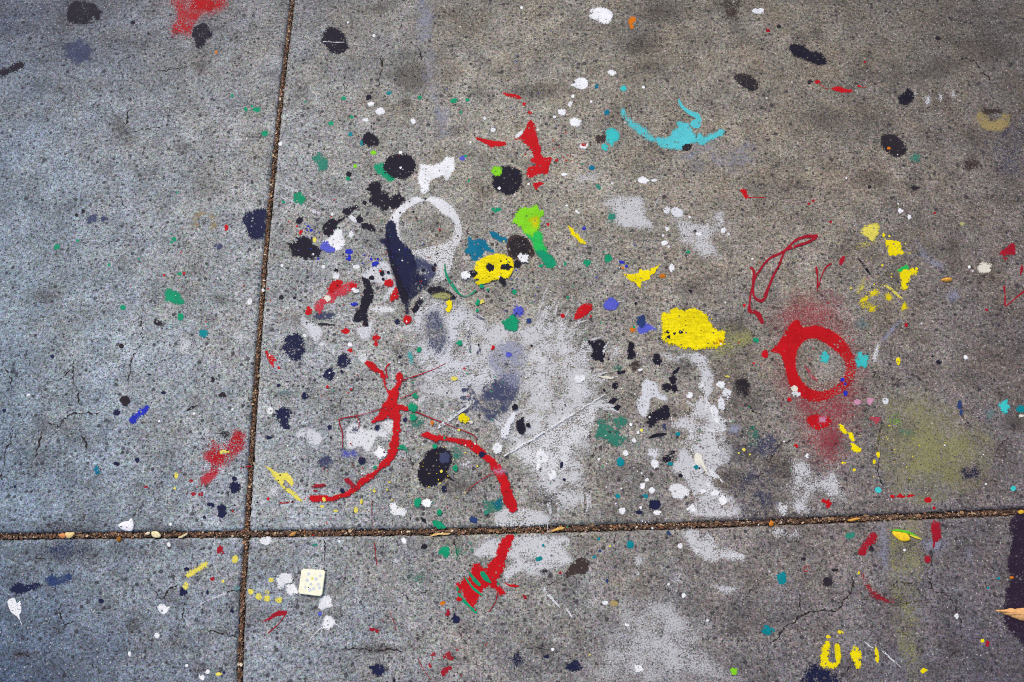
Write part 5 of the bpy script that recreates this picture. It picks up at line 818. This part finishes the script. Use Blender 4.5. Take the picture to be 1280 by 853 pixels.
# ------------------------------------------------------------------ build all the paint, label each thing
LMS = []
def build_items():
    for name, label, cat, pieces, lm, group in ITEMS:
        root = piece(name, pieces[0])
        tag(root, label, cat, group)
        for q in pieces[1:]:
            kid = {'haze': 'worn_area', 'stroke': 'paint_line', 'dot': 'droplet', 'poly': 'paint_fleck'}[q['kind']]
            piece(kid, q, root)
        if lm: LMS.append((pieces[0]['centre'], pieces[0]['size'], lm))
build_items()
LMS += [((390, 728), (32, 32), 'cream tile'), ((308, 668), (14, 14), 'crossing of the joints'), ((1136, 672), (36, 12), 'yellow green leaf'), ((160, 656), (18, 16), 'white chip on the joint')]
ADJ = dict(black='black', soot='dark grey', navy='navy', dustnavy='slate grey', red='red', crimson='dark red', pink='pink', yellow='yellow', paleyellow='pale yellow', green='green', teal='teal',
    seagreen='sea green', tealblue='deep teal', cyan='cyan', lime='lime green', white='white', bluewhite='bluish white', blue='blue', violet='violet blue', orange='orange', tan='tan', olive='olive', cream='cream', stainblue='deep blue', greyteal='grey teal')
NUM = ['', '', 'two', 'three', 'four', 'five', 'six', 'seven', 'eight', 'nine', 'ten']
ORD = ['nearest', 'second nearest', 'third nearest', 'fourth nearest', 'fifth nearest', 'sixth nearest', 'seventh nearest']
def where(u, v):
    best = None
    for (cx, cy), s, t in LMS:
        dx = max(0, abs(u-cx)-s[0]/2); dy = max(0, abs(v-cy)-s[1]/2)
        d = math.hypot(dx, dy) + .12*math.hypot(u-cx, v-cy)
        if best is None or d < best[0]: best = (d, cx, cy, s, t)
    d, cx, cy, s, t = best
    ax, ay = (u-cx)/max(s[0]*.5, 6), (v-cy)/max(s[1]*.5, 6)
    if abs(ax) < .75 and abs(ay) < .75: rel = 'on'
    else:
        a = math.degrees(math.atan2(ay, ax)) % 360
        rel = ['right of', 'below and right of', 'below', 'below and left of', 'left of', 'above and left of', 'above', 'above and right of'][int((a+22.5)//45) % 8]
    return rel, t, d
TINY = {}
def build_drops():
    todo = []
    for col, tl, lst in DROPS:
        for q in lst:
            if q[2] < 1: continue
            if max(q[2:4]) < 8.1:
                TINY.setdefault(col, []).append(T(tl, [(q[0], q[1], max(q[2:4]))])[0]); continue
            p = T(tl, [(q[0], q[1])])[0]; big = max(q[2:4])*320/1276
            rel, t, d = where(p[0], p[1])
            size = 'tiny' if big < 1.9 else 'small' if big < 3.4 else 'plump'
            shape = 'drop' if len(q) < 4 or max(q[2], q[3]) < 1.6*min(q[2], q[3]) else 'dash'
            todo.append((f'{size} {ADJ[col]} paint {shape}', rel, t, d, col, tl, q))
    groups = {}
    for i, e in enumerate(todo): groups.setdefault((e[0], e[1], e[2]), []).append((e[3], i))
    for (desc, rel, t), mem in groups.items():
        mem.sort()
        for k, (_, i) in enumerate(mem):
            _, _, _, _, col, tl, q = todo[i]
            if len(mem) == 1: lab = f'{desc} {rel} the {t}'
            elif len(mem) == 2: lab = f'{"nearer" if k == 0 else "farther"} {desc} {rel} the {t}'
            else: lab = f'{ORD[min(k, 6)]} {desc} {rel} the {t}'
            c = desc.split()
            o = piece('paint_drop', dt(col, tl, q, .07 if col != 'dustnavy' else .3, jag=.55, spike=random.choice((0, 0, .25, .4))))
            tag(o, lab, DR, f'{ADJ[col]} paint drops on the pavement')
build_drops()

# ------------------------------------------------------------------ fine flecks nobody could count
def flecks(name, label, col, n, spots, rmin, rmax, wear=.1):
    V, F = [], []
    for _ in range(n):
        cx, cy, sx, sy = random.choice(spots)
        u = random.gauss(cx, sx); v = random.gauss(cy, sy)
        if not (-30 < u < 1310 and -30 < v < 883): continue
        r = rmin+(rmax-rmin)*random.random()**3; m = random.choice((5, 6, 7)); k = len(V); st_ = random.uniform(.55, 1); ro = random.random()*6.3
        for i in range(m):
            a = 2*math.pi*i/m; rr = r*random.uniform(.7, 1.25); ex, ey = rr*math.cos(a), rr*st_*math.sin(a)
            x, y = at(u+ex*math.cos(ro)-ey*math.sin(ro), v+ex*math.sin(ro)+ey*math.cos(ro))
            V.append((float(x), float(y), .0036))
        zf = ztop(u, v)+.00006; V[k:] = [(a_, b_, zf) for a_, b_, _ in V[k:]]
        F.append(tuple(range(k+m-1, k-1, -1)))
    for u, v, r in TINY.pop(col, []):
        k = len(V)
        for i in range(9):
            a = 2*math.pi*i/9; rr = r*random.uniform(.8, 1.15); x, y = at(u+rr*math.cos(a), v+rr*math.sin(a)); V.append((float(x), float(y), ztop(u, v)+.0001))
        F.append(tuple(range(k+8, k-1, -1)))
    me = mesh(name, V, F, np.ones(len(V)))
    o = link(name, me, paint_mat(col, wear)); o['kind'] = 'stuff'
    tag(o, label, 'paint flecks')
ALLOVER = [(640, 430, 420, 300)]
MIDDLE = [(480, 380, 110, 120), (520, 480, 130, 90), (640, 300, 160, 120), (840, 540, 120, 70), (700, 560, 120, 60)]
flecks('white_paint_flecks', 'tiny white paint flecks scattered over the pavement', 'white', 430, ALLOVER+MIDDLE, .5, 1.5)
flecks('black_paint_flecks', 'tiny black paint flecks around the navy and black splashes', 'black', 430, [(420, 330, 60, 60), (470, 250, 40, 30), (380, 440, 50, 60), (500, 420, 90, 90), (620, 330, 40, 30), (790, 470, 40, 40), (300, 620, 30, 25), (640, 430, 420, 300)], .5, 1.6)
flecks('red_paint_flecks', 'tiny red paint flecks around the red splashes', 'red', 270, [(460, 330, 70, 60), (400, 400, 60, 40), (470, 500, 60, 50), (700, 200, 30, 20), (430, 610, 60, 30), (560, 800, 40, 40), (1010, 470, 50, 70), (270, 580, 25, 30), (230, 330, 60, 50)], .5, 1.3)
flecks('green_paint_flecks', 'tiny green paint flecks across the middle', 'green', 300, [(520, 200, 110, 70), (640, 340, 70, 60), (540, 520, 50, 60), (240, 330, 50, 50), (800, 560, 70, 40), (600, 680, 60, 30)], .5, 1.4)
flecks('blue_paint_flecks', 'tiny blue paint flecks between white ring and joint', 'blue', 150, [(385, 288, 8, 12), (450, 322, 35, 10), (470, 330, 20, 8), (650, 380, 20, 20), (640, 130, 60, 40)], .5, 1.3)
flecks('yellow_paint_flecks', 'tiny yellow paint flecks by the yellow splats', 'yellow', 190, [(1100, 330, 22, 30), (1095, 365, 14, 14), (475, 620, 30, 14), (900, 425, 18, 12), (560, 590, 25, 20), (1120, 565, 25, 20)], .5, 1.3)

for col_ in list(TINY):
    flecks('paint_flecks', f'tiny {ADJ[col_]} paint flecks on the concrete', col_, 0, ALLOVER, .5, 1)

# ------------------------------------------------------------------ debris packed in the two joints
def joint_debris():
    pal = [(100, 74, 58), (128, 94, 70), (166, 128, 92), (206, 176, 138), (80, 58, 48), (158, 102, 66), (112, 90, 78), (228, 210, 184), (60, 46, 42), (146, 114, 94), (84, 66, 58)]
    w = [6, 6, 5, 3.4, 5, 1.4, 6, 1.6, 5, 6, 5]
    pl = [lin(c) for c in pal]
    V, F, Cc = [], [], []
    def flake(x, y, z, L, W, a, c):
        k = len(V); tz = random.uniform(-.35, .35); tw = random.uniform(-.35, .35); h = W*.35
        pts = [(-L/2, -W*.2), (-L*.2, -W/2), (L*.3, -W*.4), (L/2, W*.1), (L*.1, W/2), (-L*.35, W*.4)]
        for top in (1, 0):
            for px_, py_ in pts:
                V.append((x+px_*math.cos(a)-py_*math.sin(a), y+px_*math.sin(a)+py_*math.cos(a), z+px_*tz+py_*tw+(h if top else 0))); Cc.append((*c, 1))
        F.append(tuple(range(k, k+6)))
        for i in range(6): F.append((k+(i+1) % 6, k+i, k+6+i, k+6+(i+1) % 6))
    for vert, lo, hi, hw in ((1, -.95, 1.9, HALF_V), (0, -1.5, 1.5, HALF_H)):
        n = int((hi-lo)*9000)
        for _ in range(n):
            s = random.uniform(lo, hi); o = random.gauss(0, hw*.48)
            if abs(o) > hw*1.15: continue
            x, y = (float(fv(s))+o, s) if vert else (s, float(fh(s))+o)
            L = random.uniform(.0008, .0024) if random.random() < .93 else random.uniform(.003, .006)
            flake(x, y, FILL + random.uniform(-.0025, .0012), L, L*random.uniform(.25, .8), random.random()*6.28 if random.random() < .5 else (1.57 if vert else 0)+random.gauss(0, .4), random.choices(pl, w)[0])
    me = bpy.data.meshes.new('joint_debris'); me.from_pydata(V, [], F); me.update()
    a = me.attributes.new('tint', 'FLOAT_COLOR', 'POINT'); a.data.foreach_set('color', np.array(Cc, np.float32).ravel())
    o = link('joint_debris', me, plain_mat('debris', None, .85, .3, 500, 'tint')); o['kind'] = 'stuff'
    tag(o, 'brown grit, chaff and sand packed into the slab joints', 'debris')
joint_debris()

# ------------------------------------------------------------------ loose things: leaf bits, chips, a square tile, a leaf
def leaf(name, label, cat, tile, pts, rgb, bulge=.0022, z0=.0030, thick=.0005, vein=None, curl=0., parts=()):
    p = outline(T(tile, pts), .25, 0, True, 1.0); x, y = at(p[:, 0], p[:, 1]); n = len(p)
    c = np.array([x.mean(), y.mean()])
    if z0 > 0: z0 = ztop(p[:, 0].mean(), p[:, 1].mean())+.0006
    V, F = [], []
    rings = (1, .8, .55, .28)
    for side in (0, 1):
        base = len(V)
        for r in rings:
            for i in range(n):
                px_, py_ = c[0]+(x[i]-c[0])*r, c[1]+(y[i]-c[1])*r
                h = bulge*(1-r*r) + curl*((px_-c[0])**2)*1.0 + .0003*math.sin(px_*900+py_*700)
                V.append((px_, py_, z0+h+(thick if side == 0 else 0)))
        V.append((c[0], c[1], z0+bulge+(thick if side == 0 else 0)))
        top = len(V)-1
        for k in range(len(rings)-1):
            for i in range(n):
                j = (i+1) % n; q = (base+k*n+i, base+k*n+j, base+(k+1)*n+j, base+(k+1)*n+i)
                F.append(q if side == 0 else q[::-1])
        k = len(rings)-1
        for i in range(n):
            j = (i+1) % n; q = (base+k*n+i, base+k*n+j, top); F.append(q if side == 0 else q[::-1])
    m = len(rings)*n+1
    for i in range(n):
        j = (i+1) % n; F.append((j, i, m+i, m+j))
    cc = Vector((c[0], c[1], 0))
    V = [(a-cc.x, b-cc.y, d) for a, b, d in V]
    me = mesh(name, V, F, None, True)
    import bmesh
    bm = bmesh.new(); bm.from_mesh(me); bmesh.ops.recalc_face_normals(bm, faces=bm.faces); bm.to_mesh(me); bm.free()
    o = link(name, me, plain_mat(name+'_surface', rgb, .7, .22, 320), None, cc)
    tag(o, label, cat)
    for nm, tl, pp, w, col, dz in parts:
        q = stroke(T(tl, pp), np.array(w)*320/1276, .15); qx, qy = at(q[:, 0], q[:, 1])
        tri = tessellate_polygon([[Vector((a, b, 0)) for a, b in zip(qx, qy)]])
        zz = z0+thick+bulge*.9+dz; nq = len(q)
        VV = [(a-cc.x, b-cc.y, zz) for a, b in zip(qx, qy)] + [(a-cc.x, b-cc.y, zz-.0012) for a, b in zip(qx, qy)]
        FF = [tuple(t) for t in tri]+[(i, (i+1) % nq, nq+(i+1) % nq, nq+i) for i in range(nq)]
        me2 = mesh(nm, VV, FF); bm = bmesh.new(); bm.from_mesh(me2); bmesh.ops.recalc_face_normals(bm, faces=bm.faces); bm.to_mesh(me2); bm.free()
        link(nm, me2, plain_mat(f'{name}_{nm}', col, .7, .2, 300), o)
    return o
leaf('dried_leaf', 'tan dried leaf tip lying on the purple black band at right', 'leaf', (3,3), [(1133,497),(1180,491),(1210,484),(1225,490),(1250,484),(1300,486),(1360,492),(1420,520),(1380,548),(1320,556),(1276,549),(1230,536),(1180,514)], (226, 172, 112), .004, .0022, .0006, parts=[('leaf_vein', (3,3), [(1150,500),(1220,508),(1300,520),(1400,522)], [3,5,6,5], (196, 138, 84), -.0012)])
leaf('small_leaf', 'small yellow leaf with a green edge under the cross joint', 'leaf', (3,3), [(616,104),(640,102),(690,112),(704,128),(706,146),(680,153),(655,146),(636,130)], (250, 206, 40), .0015, .001, .0004, parts=[('green_edge', (3,3), [(612,99),(645,97),(700,108),(735,124)], [5,12,12,6], (96, 190, 40), -.0008), ('leaf_tip', (3,3), [(708,120),(735,130),(762,142)], [10,12,4], (226, 210, 60), -.0010)])
leaf('dried_seed', 'small orange tan dried seed right of the yellow flakes', 'seed', (3,1), [(861,545),(888,531),(914,536),(917,548),(900,556),(880,554)], (220, 158, 66), .0035, .0008)
leaf('white_chip', 'white angular chip lying on the edge of the cross joint at left', 'chip', (0,3), [(591,73),(612,58),(640,50),(656,36),(669,68),(662,98),(640,101),(612,93)], (244, 242, 246), .0012, .0014, .0008, parts=[('dark_speck', (0,3), [(604,78),(612,80)], [5,4], (90, 84, 100), .0002), ('dark_speck', (0,3), [(632,80),(637,84)], [4,4], (120, 112, 130), .0004)])
for lab, tl, pp, rgb in (
  ('cream leaf scrap in the cross joint right of the white chip', (0,3), [(755,105),(785,102),(803,120),(795,132),(765,130)], (240, 226, 176)),
  ('smaller pale scrap in the cross joint beside the cream scrap', (0,3), [(722,115),(738,104),(750,110),(738,120)], (236, 220, 190)),
  ('orange tan scrap in the cross joint near the left edge', (0,3), [(292,120),(318,110),(328,130),(310,136)], (214, 140, 84)),
  ('pale yellow scrap in the cross joint near the left edge', (0,3), [(326,112),(350,106),(372,112),(350,136),(334,132)], (234, 206, 140)),
  ('amber crumb at the lower lip of the cross joint', (0,3), [(580,135),(598,128),(606,140),(596,154),(584,150)], (150, 98, 20)),
  ('tan sliver in the cross joint below the red hook', (1,3), [(868,128),(900,112),(965,108),(962,118),(905,122)], (222, 186, 120)),
  ('long curved tan chaff in the cross joint under the haze', (2,3), [(195,102),(225,84),(262,82),(255,92),(220,100)], (226, 178, 92)),
  ('orange scrap at the joint end of the long white drip', (3,3), [(4,62),(15,48),(28,56),(22,74),(8,74)], (200, 120, 24)),
  ('amber scrap in the cross joint at the right edge', (3,3), [(1246,4),(1262,-6),(1278,0),(1272,14),(1252,14)], (214, 170, 40)),
  ('pale straw in the cross joint left of the crossing', (0,3), [(890,132),(915,118),(936,108),(930,122),(905,134)], (232, 214, 170)),
  ('tan straw in the cross joint right of the crossing', (1,3), [(165,120),(185,104),(205,100),(196,118),(176,128)], (204, 150, 80)),
  ('orange straw in the cross joint left of the olive stripe', (3,3), [(395,46),(425,36),(460,34),(450,44),(415,52)], (216, 158, 70))):
    leaf('leaf_scrap', lab, 'leaf scrap', tl, pp, rgb, .0010, -.0001, .0006)

def square_tile():
    P = T((1,3), [(231,290),(349,297),(331,427),(214,413)])
    import bmesh
    x, y = at(P[:, 0], P[:, 1]); c = Vector((x.mean(), y.mean(), 0))
    m_ = plain_mat('cream_tile', (250, 247, 218), .4, .10, 160)
    bm = bmesh.new(); vs_ = [bm.verts.new((a-c.x, b-c.y, .0012)) for a, b in zip(x, y)]
    f = bm.faces.new(vs_[::-1]) if True else None
    bm.normal_update()
    if f.normal.z < 0: f.normal_flip()
    r = bmesh.ops.extrude_face_region(bm, geom=[f]); up = [v for v in r['geom'] if isinstance(v, bmesh.types.BMVert)]
    for v in up: v.co.z = .0052
    bmesh.ops.recalc_face_normals(bm, faces=bm.faces)
    vert_edges = [e for e in bm.edges if abs(e.verts[0].co.z-e.verts[1].co.z) > .001]
    bmesh.ops.bevel(bm, geom=vert_edges, offset=.0018, segments=3, affect='EDGES')
    top = [e for e in bm.edges if all(v.co.z > .005 for v in e.verts)]
    bmesh.ops.bevel(bm, geom=top, offset=.0006, segments=2, affect='EDGES')
    me = bpy.data.meshes.new('square_tile'); bm.to_mesh(me); bm.free()
    o = link('square_tile', me, m_, None, c); tag(o, 'small cream square tile with pale diamond pattern', 'tile')
    # pale blue diamonds set in the face
    A_, B_, C_, D_ = [np.array((a, b)) for a, b in zip(x, y)]
    dm = plain_mat('pale_blue_inlay', (206, 212, 226), .4, .08, 200); ym = plain_mat('yellow_inlay', (236, 226, 60), .4, .1, 200); km = plain_mat('black_speck', (40, 38, 44), .6, .1, 200)
    def quad(s, t, r, mat, nm):
        vv = [(s, t-r), (s+r, t), (s, t+r), (s-r, t)]
        W = [A_*(1-a)*(1-b)+B_*a*(1-b)+C_*a*b+D_*(1-a)*b for a, b in vv]
        V = [(w[0]-c.x, w[1]-c.y, .00535) for w in W]+[(w[0]-c.x, w[1]-c.y, .0050) for w in W]
        F = [(0, 1, 2, 3)]+[(i, 4+i, 4+(i+1) % 4, (i+1) % 4) for i in range(4)]
        me = mesh(nm, V, F); bm = bmesh.new(); bm.from_mesh(me); bmesh.ops.recalc_face_normals(bm, faces=bm.faces); bm.to_mesh(me); bm.free()
        link(nm, me, mat, o)
    for s, t in ((.32,.18),(.82,.22),(.5,.36),(.66,.36),(.3,.44),(.48,.58),(.78,.55),(.26,.72),(.62,.74),(.86,.68),(.46,.8)):
        if (s, t) == (.5, .36): quad(s, t, .055, ym, 'yellow_inlay')
        else: quad(s, t, random.uniform(.06, .085), dm, 'blue_inlay')
    quad(.40, .72, .03, km, 'black_speck')
square_tile()
